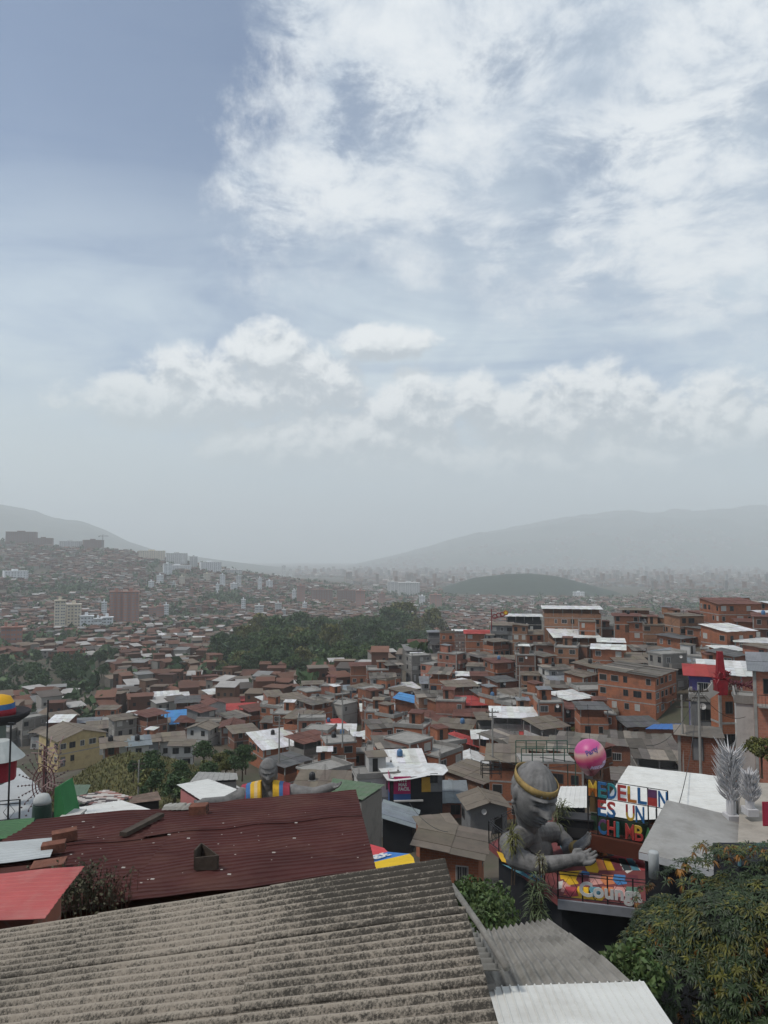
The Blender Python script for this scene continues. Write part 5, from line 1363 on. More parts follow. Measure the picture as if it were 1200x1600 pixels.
# striped awning
aw = thing('awning', 'flag striped awning in red, blue and yellow with white letters beside the maroon roof', 'awning')
b = MB()
def aq(c, pts): b.slab([P(u, v, y) for u, v, y in pts], .03, c)
aq(0, [(580, 1338, 42), (606, 1331, 43.5), (600, 1325, 45), (575, 1318, 45.5)]); aq(1, [(580, 1348, 40.5), (640, 1334, 43), (606, 1331, 43.5), (580, 1338, 42)]); aq(2, [(580, 1362, 38), (650, 1356, 38.6), (646, 1340, 41.6), (640, 1334, 43), (580, 1348, 40.5)])
aw_cloth = b.build('cloth', [flat('flag_red', (.50, .05, .06)), flat('flag_blue', (.04, .16, .42)), flat('flag_yellow', (.62, .40, .01))], aw)
me = text_mesh('MEDE', .85, .01, .03, 'lettering'); me.materials.append(white_p); o = ob('lettering', me, aw_cloth); a_, b2, c2 = P(580, 1346, 40.6), P(612, 1337, 42.4), P(580, 1330, 43.2); ex = (b2 - a_).normalized(); ey = (c2 - a_); ey -= ex * ey.dot(ex); ey.normalize(); nz_ = ex.cross(ey)
o.matrix_world = Matrix(((ex.x, -nz_.x, ey.x, a_.x), (ex.y, -nz_.y, ey.y, a_.y), (ex.z, -nz_.z, ey.z, a_.z + .06), (0, 0, 0, 1)))
b = MB(); [b.tube([P(u, v, y), P(u, v, y) - Vector((0, 0, 7))], .06, 6) for u, v, y in ((582, 1360, 38.2), (646, 1355, 38.8), (636, 1336, 42.8))]; b.build('post', [steel], aw)
# white and green roofs around the bust with the scarf
quad_house('white tin gable roof left of the bust with the striped scarf', [P(276, 1226, 60), P(316, 1252, 55), P(390, 1240, 58), P(325, 1217, 66)], 8, .02, tin_white, MT['i'], drop=.35, rng_seed=11)
quad_house('green tin roof right of the bust with the striped scarf', [P(512, 1236, 58), P(566, 1250, 55), P(602, 1226, 62), P(520, 1216, 66)], 9, .02, pm('tin_moss', (.075, .125, .065), .15, 1, .7, stain=(.16, .16, .13), samt=.5), MT['c'], drop=.3, rng_seed=12); MARKS.append(('green tin roof', P(560, 1232, 60)))
quad_house('low white sheet roof just behind the maroon roof on the left', [P(110, 1276, 27), P(245, 1268, 27.5), P(190, 1250, 31), P(120, 1262, 29)], 8, .01, tin_white, MT['g'], drop=.2, rng_seed=13)
q_ = [P(150, 1262, 32), P(205, 1250, 34), P(165, 1238, 38), P(112, 1250, 36)]
hr = quad_house('low roof strewn with pink and grey tiles behind the green tent', q_, 8, .03, fc_grey, MT['g'], drop=.2, rng_seed=14)
b = MB(); rr2 = random.Random(8)
for i in range(9):
    for j in range(8):
        p = q_[0].lerp(q_[1], (i + .5) / 9).lerp(q_[3].lerp(q_[2], (i + .5) / 9), (j + .5) / 8); s = .17; z = .05; b.box(p.x - s, p.x + s, p.y - s * .8, p.y + s * .8, p.z + z, p.z + z + .07, rr2.choice([0, 0, 1, 2]))
b.build('tiles', [flat('tile_pale', (.40, .37, .34)), flat('tile_pink', (.24, .12, .10)), flat('tile_dark', (.06, .05, .05))], hr)
quad_house('striped brown and green sheet canopy at the foot of the grassy bank', [P(200, 1256, 52), P(252, 1250, 54), P(246, 1236, 60), P(205, 1244, 57)], 10, .03, pm('striped_sheet', (.16, .11, .085), .4, 1.5, .9, stain=(.06, .07, .05), samt=.8), dark_hole, axis=1, drop=.2, rng_seed=15)
quad_house('pale green tin wall panel roof behind the green tent', [P(98, 1252, 40), P(135, 1240, 42), P(142, 1226, 44), P(96, 1226, 43)], 4, .01, pm('tin_pale_green', (.10, .14, .10), .1, 1, .8), MT['e'], drop=.2, rng_seed=16)
quad_house('grey sheet roof patch in front of the dark bushes', [P(296, 1222, 75), P(372, 1218, 76), P(370, 1208, 84), P(310, 1206, 84)], 8, .04, fc_light, MT['c'], drop=.3, rng_seed=17)
# tall thin frames on the rooftop right of the balloon
fx = thing('metal_frame', 'black open metal stair frame on the beige roof above the bust', 'frame', P(754, 1216, 78)); b = MB()
for x in (0, 1.0, 2.0):
    for y in (0, 1.2): b.tube([(x, y, 0), (x, y, 1.5)], .05, 5)
    b.tube([(x, 0, 1.5), (x, 1.2, 1.5)], .05, 5)
for z in (.5, 1.0, 1.5):
    for y in (0, 1.2): b.tube([(0, y, z), (2, y, z)], .05, 5)
b.build('bars', [steel], fx)
# rooftop terrace frame left of the balloon
fz = thing('roof_deck', 'green framed rooftop deck with railings left of the pink balloon', 'deck', P(815, 1190, 62)); b = MB(); b.box(0, 4.6, 0, 2.6, -.2, 0); b.build('floor', [concrete], fz); b = MB()
gm = flat('green_steel', (.03, .075, .055))
for x in np.linspace(0, 4.6, 6):
    for y in (0, 2.6): b.tube([(x, y, -6 if x in (0, 4.6) else 0), (x, y, 1.1)], .045, 5)
for y in (0, 2.6):
    for z in (.55, 1.1): b.tube([(0, y, z), (4.6, y, z)], .04, 5)
b.build('railing', [gm], fz)

# ------------------------------------------------------------------ left edge: plaza, hat monument, pinwheel, tank
zp = -10.6
pl_ = thing('plaza', 'smooth pale grey paved plaza at the left edge', 'plaza'); b = MB(); b.slab([Pz(-150, 1300, zp), Pz(46, 1290, zp), Pz(66, 1235, zp), Pz(30, 1200, zp), Pz(-150, 1200, zp)], .4); b.build('paving', [flat('plaza_paving', (.34, .35, .35), .8, var=.08)], pl_)
b = MB(); cc_ = [Pz(-140, 1298, zp), Pz(44, 1288, zp), Pz(64, 1236, zp), Pz(30, 1204, zp), Pz(-140, 1204, zp)]; b.slab([p + Vector((0, 0, -.42)) for p in cc_], 9.0); b.build('wall', [MT['c']], pl_)
hm = thing('hat_monument', 'giant black brimmed hat with yellow, blue and red crown at the left edge', 'monument', P(-4, 1180, 31))
def mz(v): return (1180 - v) * 31 / F
b = MB(); b.lathe([(.30, -1.2), (.30, mz(1135)), (.45, mz(1130))], 16); b.build('pole', [flat('pole_green', (.16, .19, .17))], hm, True)
b = MB(); b.lathe([(.25, mz(1132)), (.85, mz(1130)), (1.18, mz(1122)), (1.24, mz(1116)), (1.20, mz(1114)), (.95, mz(1120)), (.66, mz(1121))], 32); b.build('brim', [flat('hat_black', (.02, .018, .02))], hm, True)
b = MB(); b.lathe([(.66, mz(1122)), (.66, mz(1110)), (.63, mz(1109)), (.61, mz(1102)), (.58, mz(1101)), (.44, mz(1092)), (.2, mz(1089)), (.02, mz(1089))], 28, [0, 0, 1, 1, 2, 2, 2]); b.build('crown_band', [flat('hat_red', (.24, .02, .03)), flat('hat_blue', (.03, .085, .20)), flat('hat_yellow', (.55, .30, .015))], hm, True)
kk = thing('kiosk', 'red kiosk with a pale conical awning under the giant hat at the left edge', 'kiosk', P(-4, 1218, 29.5))
b = MB(); b.lathe([(.68, 0), (.70, .75), (.72, .8)], 10); b.build('counter', [flat('kiosk_red', (.22, .02, .03))], kk)
b = MB(); b.lathe([(1.0, .86), (.74, 1.15), (.40, 1.55)], 16); b.build('awning', [flat('awning_pale', (.36, .38, .37))], kk)
b = MB(); b.lathe([(.62, .8), (.62, 1.0)], 10); b.build('interior', [dark_hole], kk)
rail('black steel fence panel with crossed bars at the edge of the grey plaza', [Pz(-70, 1292, zp), Pz(30, 1283, zp)], .85, .9)
b = MB(); b.tube([(0, 0, 0), (0, 0, 4.0)], .035, 6); b.box(-.12, .12, -.05, .05, 3.9, 4.0); o = b.build('pole', [steel]); o.location = Pz(12, 1290, zp); tag(o, 'thin black pole standing at the plaza fence on the left', 'pole')
b = MB(); b.tube([(0, 0, 0), (0, 0, 5.2)], .035, 6); b.box(-.08, .08, -.08, .08, 0, .1); o = b.build('pole', [steel]); o.location = P(70, 1270, 34); tag(o, 'thin dark pole rising in front of the yellow house', 'pole')
pw_ = thing('pinwheel_sculpture', 'openwork wheel sculpture with radiating beaded spokes beside the green tank', 'sculpture', P(68, 1225, 27.5), R(18)); b = MB(); bd = MB()
for rr_ in (.62, .45, .28): b.tube([(rr_ * .62 * math.cos(t), 0, rr_ * 1.1 * math.sin(t)) for t in np.linspace(0, 2 * math.pi, 25)], .022, 5)
for i in range(22):
    a = 2 * math.pi * i / 22; x, z = math.cos(a) * .62, math.sin(a) * 1.1; b.tube([(x * .2, 0, z * .2), (x * 1.25, 0, z * 1.12)], .010, 4)
    for t in (.8, 1.0, 1.2, 1.4): ball(bd, (x * t * (1 if t < 1.1 else 1.0), .0, z * t * .95), .035, 4)
b.tube([(0, 0, -1.2), (0, 0, 1.4)], .04, 5); b.build('wheel', [flat('wheel_rust', (.14, .06, .06))], pw_); bd.build('beads', [flat('bead_dark', (.10, .07, .07))], pw_)
rg2 = random.Random(15); b = MB()
for i in range(70):
    a = rg2.uniform(0, 6.28); p0 = Vector((rg2.uniform(-.1, .5), rg2.uniform(-.3, .3), rg2.uniform(-.3, 1.5))); d_ = Vector((rg2.gauss(0, 1), rg2.gauss(0, 1), rg2.gauss(0, 1))).normalized() * rg2.uniform(.2, .45); b.tube([p0, p0 + d_], .016, 4)
b.build('filigree', [flat('filigree_pale', (.30, .20, .19))], pw_)
tk = thing('barrel', 'dark green water barrel with a rounded white lid beside the green tent', 'barrel', P(65, 1281, 24)); b = MB(); b.lathe([(.30, -1.0), (.31, 0), (.29, .48), (.27, .54)], 20); b.build('barrel_body', [flat('barrel_green', (.012, .03, .02), .5)], tk, True); b = MB(); b.lathe([(.29, .54), (.27, .66), (.20, .80), (.10, .84)], 20); b.build('lid', [flat('lid_white', (.36, .37, .36))], tk, True)
tn = thing('tent', 'green canvas A-shaped tent right of the green barrel', 'tent', P(84, 1278, 25)); b = MB()
b.hexa([(0, 0, -.6), (.62, -.1, -.6), (.66, .9, -.6), (.05, .9, -.6), (0, 0, 1.0), (.16, 0, 1.08), (.22, .9, 1.08), (.05, .9, 1.0)]); b.build('canvas', [flat('tent_green', (.035, .16, .055))], tn)
b = MB(); b.box(.35, .85, -.2, .5, -.8, .05, 0); b.box(.3, .9, -.25, .55, .05, .12, 1); o = b.build('cabinet', [dark_hole, frame_w]); o.location = P(84, 1278, 25); tag(o, 'small dark cabinet with white top in front of the green tent', 'cabinet')
quad_house('bright green ribbed tin roof at the left edge behind the maroon roof', [P(-90, 1322, 17.6), P(44, 1306, 17.8), P(54, 1278, 20), P(-90, 1290, 20.2)], 12, .02, tin_green, MT['c'], axis=1, drop=.2, rng_seed=18)

# grassy bank on the left
bank_m = pm('grass_bank', (.085, .080, .030), .35, .5, .95, stain=(.04, .05, .02), samt=.8, sscale=.3)
cr_pts = [(60, 1248), (95, 1226), (130, 1204), (165, 1184), (200, 1174), (240, 1178), (275, 1186), (310, 1198), (350, 1215)]
rows = []
for k in range(12):
    t = k / 11; r = []
    for u in np.linspace(60, 350, 40):
        vt = np.interp(u, [p[0] for p in cr_pts], [p[1] for p in cr_pts]); v_ = 1268 + (vt - 1268) * t; Y = 104 + 22 * t
        p = P(u, v_, Y); p.z += mnoise.noise(p * .25) * .5 * math.sin(t * 3.14); r.append(tuple(p))
    rows.append(r)
r = [(p[0] * 1.06, p[1] + 7, p[2] - 3) for p in rows[-1]]; rows.append(r)
grid('hill', rows, bank_m); MARKS.append(('grassy bank', P(200, 1215, 115)))
b = MB(); gr_ = random.Random(31)
for _ in range(5200):
    i = gr_.random() ** .8 * 10.9; j = gr_.uniform(0, 38.9); i0, j0 = int(i), int(j); a = Vector(rows[i0][j0]).lerp(Vector(rows[i0 + 1][j0]), i - i0); e = Vector(rows[i0][j0 + 1]).lerp(Vector(rows[i0 + 1][j0 + 1]), i - i0); p = a.lerp(e, j - j0)
    h_ = gr_.uniform(.25, .7); an = gr_.uniform(0, 6.28); w_ = Vector((math.cos(an), math.sin(an), 0)) * gr_.uniform(.06, .14); t = gr_.uniform(.5, 1.5); b.tint = (t * gr_.uniform(.9, 1.3), t, t * .8)
    b.face([p - w_, p + w_, p + Vector((gr_.uniform(-.25, .25), gr_.uniform(-.25, .25), h_))])
tag(b.build('grass', [leaf_mat('grass_blades', (.085, .085, .032))]), 'rough olive grass growing over the bank left of the gully', 'grass', None, 'stuff')
# gully bushes
for i in range(42):
    u = rng3.uniform(205, 385); v = rng3.uniform(1196, 1262)
    if u < 290 and v < 1210: continue
    if u > 330 and v > 1222: continue
    Y = 128 - (v - 1180) * .45; p = P(u, v, Y); tree(p, PROTO[rng3.choice([0, 2, 4, 3, 0])], rng3.uniform(.28, .5), 'bushes in the gully below the houses')
for (u, v, h_, k, Y) in ((532, 1212, 46, 4, None), (575, 1208, 22, 0, None), (545, 1205, 26, 2, None), (1085, 1190, 24, 0, 82), (915, 1135, 26, 2, 145), (905, 1150, 18, 3, 140), (612, 1190, 20, 0, None), (600, 1170, 14, 0, None), (655, 1172, 16, 2, None), (470, 1212, 20, 3, None), (800, 1090, 14, 2, None), (640, 1160, 16, 4, None), (508, 1112, 16, 0, None), (486, 1118, 14, 2, None)):
    tree_px(u, v, h_, PROTO[k], 'trees between the hillside houses', Y=Y)
t_ = tree_px(1190, 1200, 44, PROTO[3], 'trees between the hillside houses', 'rounded yellow-green tree', Y=52)

# ------------------------------------------------------------------ mango tree and other near plants
def mango():
    rng = random.Random(42); root = thing('mango_tree', 'big mango tree with drooping green and orange-brown leaf tufts at the lower right', 'tree')
    C0 = Vector((10.2, 20.5, -11.3)); lobes = [(0, 0, 0, 3.0), (-2.0, -.6, -.5, 1.9), (-1.6, -1.0, -2.6, 2.0), (.6, -1.4, 1.0, 2.1), (2.2, -.5, .9, 2.3), (.2, -2.0, -2.0, 2.3), (2.4, -1.4, -2.0, 2.5), (-.9, -1.0, 1.2, 1.5), (-.6, -2.2, -4.2, 1.9), (2.0, -2.0, -4.0, 2.6), (.4, -1.6, -.4, 2.4), (-2.3, -.3, .9, 1.0), (3.6, 0, 1.6, 1.8)]
    L_ = [(C0 + Vector(l[:3]), l[3]) for l in lobes]
    def ok(p): return all((p - c).length > r * .96 for c, r in L_ if True)
    V_, F_, T_ = [], [], []
    def leaf(p, d, up, l, w, tint):
        s = d.cross(up).normalized(); k = len(V_); m = p + d * l * .5 + up * l * .06; e = p + d * l - Vector((0, 0, l * .22))
        V_.extend([p, m + s * w - up * w * .3, e, m - s * w - up * w * .3, m]); F_.extend([(k, k + 1, k + 4), (k + 1, k + 2, k + 4), (k, k + 4, k + 3), (k + 4, k + 2, k + 3)]); T_.extend([tint] * 4)
    spots = []; tries = 0
    while len(spots) < 5000 and tries < 90000:
        tries += 1; c, r = rng.choice(L_); d = Vector((rng.gauss(0, 1), rng.gauss(0, 1), rng.gauss(0, 1) + .25)).normalized()
        if d.y > .55: continue
        if mnoise.noise((c + d * r) * .85 + Vector((1.7, 3, 5))) < -.42: continue
        bump = 1 + .16 * mnoise.noise((c + d * r) * 1.1); p = c + d * r * bump
        if any((p - c2).length < r2 * .93 for c2, r2 in L_ if c2 is not c): continue
        spots.append((p, d))
    for p, d in spots:
        q_ = mnoise.noise(p * .55 + Vector((4, 0, 0))); hot = rng.random() < (.30 if q_ > .14 else .035); t = rng.uniform(.55, 1.25)
        if hot: tint = (4.2 * t, 1.55 * t, .85 * t)
        elif rng.random() < (.32 if q_ > -.1 else .18): tint = (1.9 * t, 1.5 * t, .65 * t)
        else: tint = (.55 * t, .75 * t, .68 * t)
        ax = (d + Vector((0, 0, .5))).normalized(); n = rng.randint(9, 14); e = ax.orthogonal().normalized(); ph = rng.uniform(0, 6.28)
        for i in range(n):
            a = ph + 6.283 * i / n * 1.62; s = e.copy(); s.rotate(Matrix.Rotation(a, 3, ax)); el = rng.uniform(-.45, .6) if not hot else rng.uniform(-1.6, -.6)
            dd = (s + ax * el).normalized(); j = rng.uniform(.8, 1.2); leaf(p + Vector((0, 0, 0)), dd, ax, rng.uniform(.15, .26), rng.uniform(.020, .031), (tint[0] * j, tint[1] * j, tint[2] * j))
    for _ in range(9000):
        c, r = rng.choice(L_); d = Vector((rng.gauss(0, 1), rng.gauss(0, 1), rng.gauss(0, 1))).normalized(); p = c + d * r * rng.uniform(.55, .96); dd = Vector((rng.gauss(0, 1), rng.gauss(0, 1), -.4)).normalized(); t = rng.uniform(.5, .9)
        leaf(p, dd, dd.orthogonal().normalized(), rng.uniform(.22, .34), .035, (.7 * t, .9 * t, .8 * t))
    me = bpy.data.meshes.new('crown'); me.from_pydata([tuple(v) for v in V_], [], F_); me.materials.append(leaf_mat('leaves_mango', (.044, .055, .020), .5))
    at = me.color_attributes.new('tint', 'FLOAT_COLOR', 'CORNER'); at.data.foreach_set('color', np.repeat(np.array([t + (1.0,) for t in T_], dtype=np.float32), 3, axis=0).ravel()); ob('crown', me, root)
    b = MB(); z0 = terr(C0.x, C0.y); b.tube([(C0.x, C0.y, z0 - 1), (C0.x + .1, C0.y, -15.5), C0 + Vector((0, 0, -1.5))], [.38, .30, .2], 9)
    for l in lobes[1:]: b.tube([C0 + Vector((0, 0, -2.2)), C0 + Vector((l[0] * .5, l[1] * .5, l[2] * .5 - .9)), C0 + Vector(l[:3])], [.16, .10, .04], 6)
    b.build('trunk', [bark], root); MARKS.append(('big mango tree', C0))
mango()
def bush(name, label, blobs, size, mat, per, cat='bush'):
    rng = random.Random(len(label)); b = MB(); c0 = Vector(blobs[0][0]); r = thing(name, label, cat, (c0.x, c0.y, c0.z - blobs[0][1]))
    for c, rad in blobs: leaf_blob(b, Vector(c) - Vector(r.location), rad, per, size, rng, .85)
    b.build('foliage', [mat], r)
    s = MB(); zt = terr(c0.x, c0.y)
    for c, rad in blobs: s.tube([(rng.uniform(-.2, .2), rng.uniform(-.2, .2), zt - r.location.z - .5), (Vector(c) - Vector(r.location)) * .6, Vector(c) - Vector(r.location)], .05, 5, r2=.02)
    s.build('stem', [bark], r); return r
bush('bush', 'dark leafy shrub growing between the grey wavy roof and the platform wall', [(P(745, 1418, 27), 1.0), (P(765, 1405, 28), .9), (P(735, 1395, 28), .7), (P(775, 1430, 26.5), .9), (P(720, 1405, 27.5), .7), (P(760, 1440, 26), .9)], .10, LV['mid'], 520)
bush('bush', 'shadowed bushes under the left side of the mango tree', [(P(965, 1508, 19.5), .5), (P(1000, 1500, 19.5), .6), (P(1010, 1525, 18.5), .5), (P(975, 1530, 18.5), .35)], .10, LV['mid'], 420)
def spiky(label, heads, stem_z, l, col, seed, name='dracaena_plant'):
    rng = random.Random(seed); c0 = Vector(heads[0]); r = thing(name, label, 'plant', (c0.x, c0.y, stem_z)); b = MB(); s = MB()
    for h in heads:
        h = Vector(h) - Vector(r.location); s.tube([(rng.uniform(-.1, .1), 0, 0), h * .5 + Vector((.05, 0, 0)), h], .04, 5)
        for i in range(46):
            a = rng.uniform(0, 6.28); el = rng.uniform(-.7, 1.2); d = Vector((math.cos(a) * math.cos(el), math.sin(a) * math.cos(el), math.sin(el))); sd = d.cross(Vector((0, 0, 1))).normalized() * .028; ll = l * rng.uniform(.6, 1.1); z = Vector((0, 0, rng.uniform(-.45, .1))); t = rng.uniform(.6, 1.5); b.tint = (t, t, t * .9)
            b.face([h + z - sd * .6, h + z + d * ll * .5 - sd, h + z + d * ll - Vector((0, 0, ll * .35)), h + z + d * ll * .5 + sd]); b.tint = (1, 1, 1)
    b.build('leaves', [leaf_mat('leaves_' + name, col)], r); s.build('stem', [bark], r); return r
spiky('spiky dracaena rising in front of the corner of the mural platform', [P(838, 1372, 31), P(832, 1392, 31), P(846, 1388, 30.8), P(838, 1410, 30.8), P(846, 1420, 30.6), P(830, 1418, 30.8)], -19, .62, (.055, .075, .035), 3)
spiky('yellowish fern hanging over the shoulder of the grey bust', [P(800, 1298, 34.9), P(806, 1308, 34.8), P(797, 1310, 34.8)], -15.6, .55, (.13, .13, .035), 4, 'fern')
spiky('pale tufted plant standing in front of the near arm of the grey bust', [P(842, 1336, 33.6), P(848, 1342, 33.6)], -15.7, .32, (.16, .15, .09), 6, 'fern')
spiky('tall dark potted palm behind the face of the grey bust', [P(872, 1262, 39.5), P(880, 1256, 39.8), P(868, 1278, 39.2), P(882, 1276, 39.5)], -15.6, .85, (.075, .085, .035), 7, 'potted_palm')
b = MB(); b.box(-.9, .9, -.5, .5, 0, 1.2, 0); b.box(-.95, .95, -.55, .55, 1.2, 1.28, 1); b.box(-.8, .8, -.52, -.5, .3, .8, 1); o = b.build('cabinet', [MT['k'], flat('cab_dark', (.03, .03, .032))]); o.location = P(900, 1312, 39.6); o.rotation_euler = (0, 0, R(-15)); tag(o, 'black counter cabinet between the grey bust and the letter sign', 'cabinet')

# ------------------------------------------------------------------ utility poles and cables
def upole(u, v0, v1, Y, label):
    p = P(u, v0, Y); h_ = (v0 - v1) * Y / F; r = thing('utility_pole', label, 'pole', (p.x, p.y, p.z)); b = MB(); b.tube([(0, 0, -2), (0, 0, h_)], .15, 8, r2=.10); b.build('shaft', [pole_m], r); b = MB(); b.box(-.9, .9, -.06, .06, h_ - .6, h_ - .48); b.box(-.6, .6, -.06, .06, h_ - 1.2, h_ - 1.1)
    for x in (-.8, -.4, .4, .8): b.tube([(x, 0, h_ - .48), (x, 0, h_ - .3)], .04, 5)
    b.build('crossarm', [wood], r); return p + Vector((0, 0, h_ - .4))
pA = upole(1095, 1205, 1075, 66, 'grey concrete utility pole standing before the purple house'); pB = upole(812, 1075, 1040, 150, 'slim utility pole among the brick houses left of the white house'); pC = upole(436, 1175, 1120, 118, 'slim utility pole above the bust with the striped scarf'); pD = upole(535, 1150, 1085, 128, 'thin utility pole in front of the blue plaster house'); pE = upole(1068, 1205, 1090, 70, 'thin dark pole just left of the pole before the purple house'); pF = upole(216, 1245, 1190, 100, 'thin pole standing on the grassy bank'); pG = upole(770, 1200, 1110, 100, 'pale pole at the left corner of the white topped black terrace')
def cable(a, c, sag, label, r=.022):
    a, c = Vector(a), Vector(c); pts = []
    for i in range(17): t = i / 16; p = a.lerp(c, t); p.z -= sag * 4 * t * (1 - t); pts.append(p)
    b = MB(); b.tube(pts, r, 4); tag(b.build('power_cable', [steel]), label, 'cable')
cable(pA, pE, .6, 'short slack cable between the two poles before the purple house'); cable(pA, P(1165, 1120, 66), 1.0, 'cable running right from the grey utility pole to the white balcony house'); cable(pA, P(1010, 1165, 60), 1.4, 'cable dipping left from the grey utility pole over the patched roofs'); cable(pA, P(1060, 1260, 38), 1.0, 'long cable running down from the grey utility pole to the letter sign')
cable(pD, pC, 1.5, 'slack cable strung over the red roofed white house', .03); cable(pD, P(640, 1096, 140), 1.2, 'slack cable strung right from the pole at the blue house', .03); cable(pB, P(900, 1050, 142), 1.2, 'slack cable beside the white house on the right hill', .03); cable(P(640, 1255, 60), P(700, 1300, 50), .5, 'thin cable crossing before the black walled shed')
cable(P(765, 1180, 58), P(905, 1192, 44), .6, 'cable stretched across to the pink balloon', .018)
rc_ = random.Random(33); tops = [h for h in HOUSES if 80 < h[0].location.y < 230]
def top_of(h):
    mw = Matrix.Translation(h[0].location) @ Matrix.Rotation(h[0].rotation_euler[2], 4, 'Z'); return mw @ Vector((h[1] * .5, h[2] * .5, h[3] + 1.2))
made = 0
while made < 24:
    a, c = rc_.choice(tops), rc_.choice(tops); pa, pc = top_of(a), top_of(c); L_ = (pa - pc).length
    if not 14 < L_ < 45: continue
    pts = []
    for i in range(13): t = i / 12; p = pa.lerp(pc, t); p.z -= L_ * .03 * 4 * t * (1 - t); pts.append(p)
    b = MB(); b.tube(pts, .03, 4); b.tube([pa + Vector((0, 0, -1.4)), pa + Vector((0, 0, .1))], .04, 4); b.tube([pc + Vector((0, 0, -1.4)), pc + Vector((0, 0, .1))], .04, 4)
    o = b.build('power_cable', [steel]); tag(o, None, 'cable', 'cables slung between roofs'); AUTO.append((o, 'thin black cable slung between roofs', pa.lerp(pc, .5))); made += 1
# black and blue roof tanks and dishes on some of the houses
def tank(hs, fx_, fy, col, label):
    root, w, d, h_, tilt, rt = hs; z = h_ + d * fy * math.tan(tilt) * (1 if rt in 'st' else 0) + .1
    mw = Matrix.Translation(root.location) @ Matrix.Rotation(root.rotation_euler[2], 4, 'Z'); p = mw @ Vector((w * fx_, d * fy, z)); r = thing('water_tank', None, 'water tank', p, 0, 'roof water tanks')
    b = MB(); b.lathe([(.42, 0), (.48, .15), (.45, .8), (.30, 1.0), (.16, 1.02), (.16, 1.1)], 14); b.build('drum', [col], r, True); b = MB(); b.box(-.5, .5, -.5, .5, -.12, 0); b.build('base', [concrete], r); AUTO.append((r, label, p))
rt_ = random.Random(9); cands = [h for h in HOUSES if h[5] in 'sf' and 60 < h[0].location.y < 200]
for i, h in enumerate(rt_.sample(cands, 22)): tank(h, rt_.uniform(.25, .75), rt_.uniform(.5, .8), *((flat('tank_black', (.02, .02, .022), .4), 'black roof water tank') if i % 3 else (flat('tank_blue', (.06, .14, .26), .4), 'blue roof water tank')))
# red emblem sculpture with a disc, on the far roof
em = thing('sculpture', 'dark red looping emblem with a yellow and orange disc above a rooftop on the ridge', 'sculpture', P(768, 968, 215)); b = MB(); k215 = 215 / F
b.tube([(0, 0, -3), (0, 0, 3.2)], .14, 6)
for i, (x, z) in enumerate(((1.0, .9), (2.2, 1.3), (3.3, 1.6))): b.tube([(x + .7 * math.cos(t), 0, z + .6 * math.sin(t)) for t in np.linspace(0, 6.28, 13)], .16, 5)
b.tube([(0, 0, .4), (3.6, 0, .9)], .14, 5); b.build('loops', [flat('emblem_red', (.16, .015, .02))], em); b = MB(); b.tube([(4.3, -.15, 2.0), (4.3, .15, 2.0)], .75, 18); b.build('disc', [flat('emblem_orange', (.38, .12, .02))], em); b = MB(); b.tube([(4.3, -.22, 2.0), (4.3, -.16, 2.0)], .42, 16); b.build('disc_centre', [flat('emblem_yellow', (.6, .42, .02))], em)

# ------------------------------------------------------------------ haze
hz, N, L, bs = new_mat('haze'); N.remove(bs); out = [n for n in N if n.type == 'OUTPUT_MATERIAL'][0]
pv = N.new('ShaderNodeVolumePrincipled'); pv.inputs['Color'].default_value = (.95, .99, 1.0, 1); pv.inputs['Density'].default_value = HAZE = .00019; pv.inputs['Anisotropy'].default_value = .2
pv.inputs['Density Attribute'].default_value = ''; pv.inputs['Color Attribute'].default_value = ''; pv.inputs['Temperature Attribute'].default_value = ''
L.new(pv.outputs[0], out.inputs['Volume'])
b = MB(); b.box(-17500, 17500, -400, 16800, -150, 850); o = b.build('haze', [hz]); tag(o, kind='stuff')

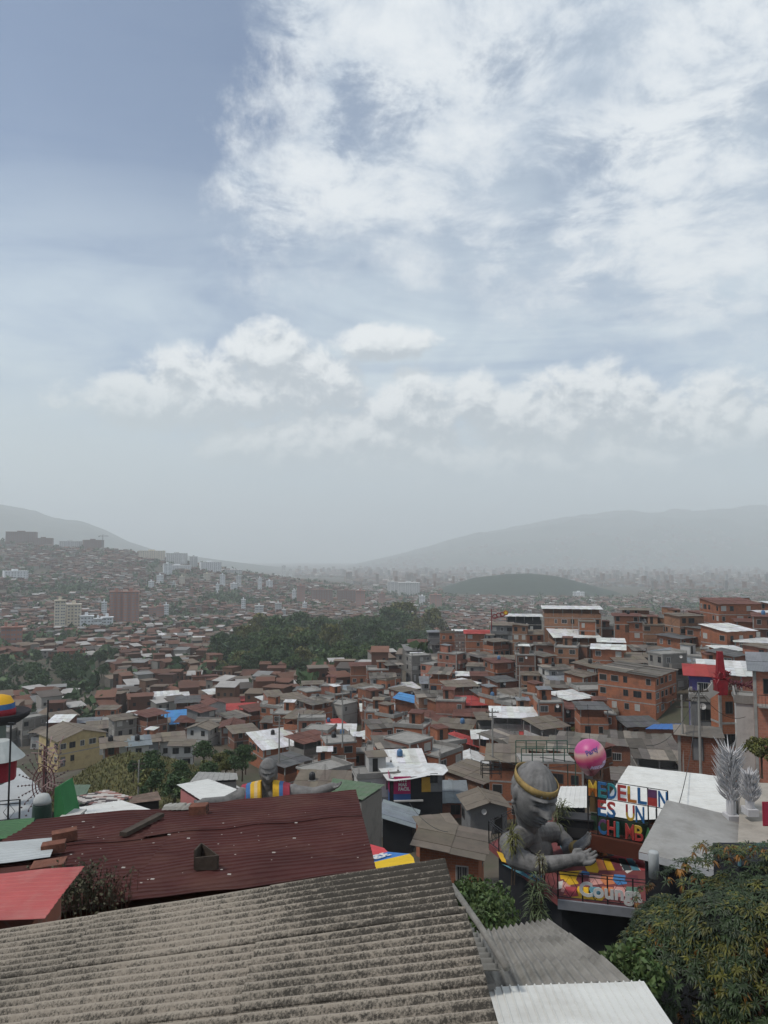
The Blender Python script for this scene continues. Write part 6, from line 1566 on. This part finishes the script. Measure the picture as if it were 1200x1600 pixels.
# ------------------------------------------------------------------ labels completed from what stands near each thing
MARKS += [('triple-row brick house', P(985, 1085, 140)), ('yellow house', P(110, 1180, 152)), ('bright blue roof', P(268, 1134, 207)), ('red-roofed terrace', P(735, 1120, 159)), ('white-topped terrace', P(797, 1130, 138)), ('blue plaster house', P(560, 1090, 214)), ('red-topped white house', P(520, 1140, 173)), ('dark grove', P(480, 1030, 450)), ('pinkish twin towers', P(192, 955, 1000)), ('cream towers', P(100, 965, 1000))]
DIRW = ('left of', 'above', 'right of', 'below')
def finish_labels():
    mk_ = [(n, proj(p)) for n, p in MARKS]; items = []
    for o, look, p in AUTO:
        u, v = proj(p); n, (mu, mv) = min(mk_, key=lambda t: (t[1][0] - u) ** 2 + 2 * (t[1][1] - v) ** 2)
        du, dv_ = u - mu, (v - mv) * 1.4; dr = (0 if du < 0 else 2) if abs(du) > abs(dv_) else (1 if dv_ < 0 else 3)
        items.append([o, look, n, dr, du * du + dv_ * dv_])
    groups = {}
    for it in items: groups.setdefault((it[1], it[2], it[3]), []).append(it)
    ORD = ['nearest', 'second nearest', 'third nearest', 'fourth nearest', 'fifth nearest', 'sixth nearest', 'seventh nearest', 'eighth nearest', 'ninth nearest', 'tenth nearest', 'eleventh nearest', 'twelfth nearest', 'thirteenth nearest', 'fourteenth nearest', 'fifteenth nearest', 'sixteenth nearest', 'seventeenth nearest', 'eighteenth nearest', 'nineteenth nearest', 'twentieth nearest']
    def word(i):
        if i < 20: return ORD[i]
        t = ['twenty', 'thirty', 'forty', 'fifty', 'sixty', 'seventy', 'eighty', 'ninety'][(i + 1) // 10 - 2]; r = (i + 1) % 10
        return (t + '-' + ['', 'first', 'second', 'third', 'fourth', 'fifth', 'sixth', 'seventh', 'eighth', 'ninth'][r] if r else t[:-1] + 'ieth') + ' nearest'
    for (look, n, dr), g in groups.items():
        g.sort(key=lambda t: t[4])
        for i, it in enumerate(g):
            it[0]['label'] = f"{look}, {word(i)} {DIRW[dr]} the {n}" if len(g) > 1 else f"{look} {DIRW[dr]} the {n}"
finish_labels()
print('HOUSES', len(HOUSES), 'fillers', NF, 'objects', len(bpy.data.objects))
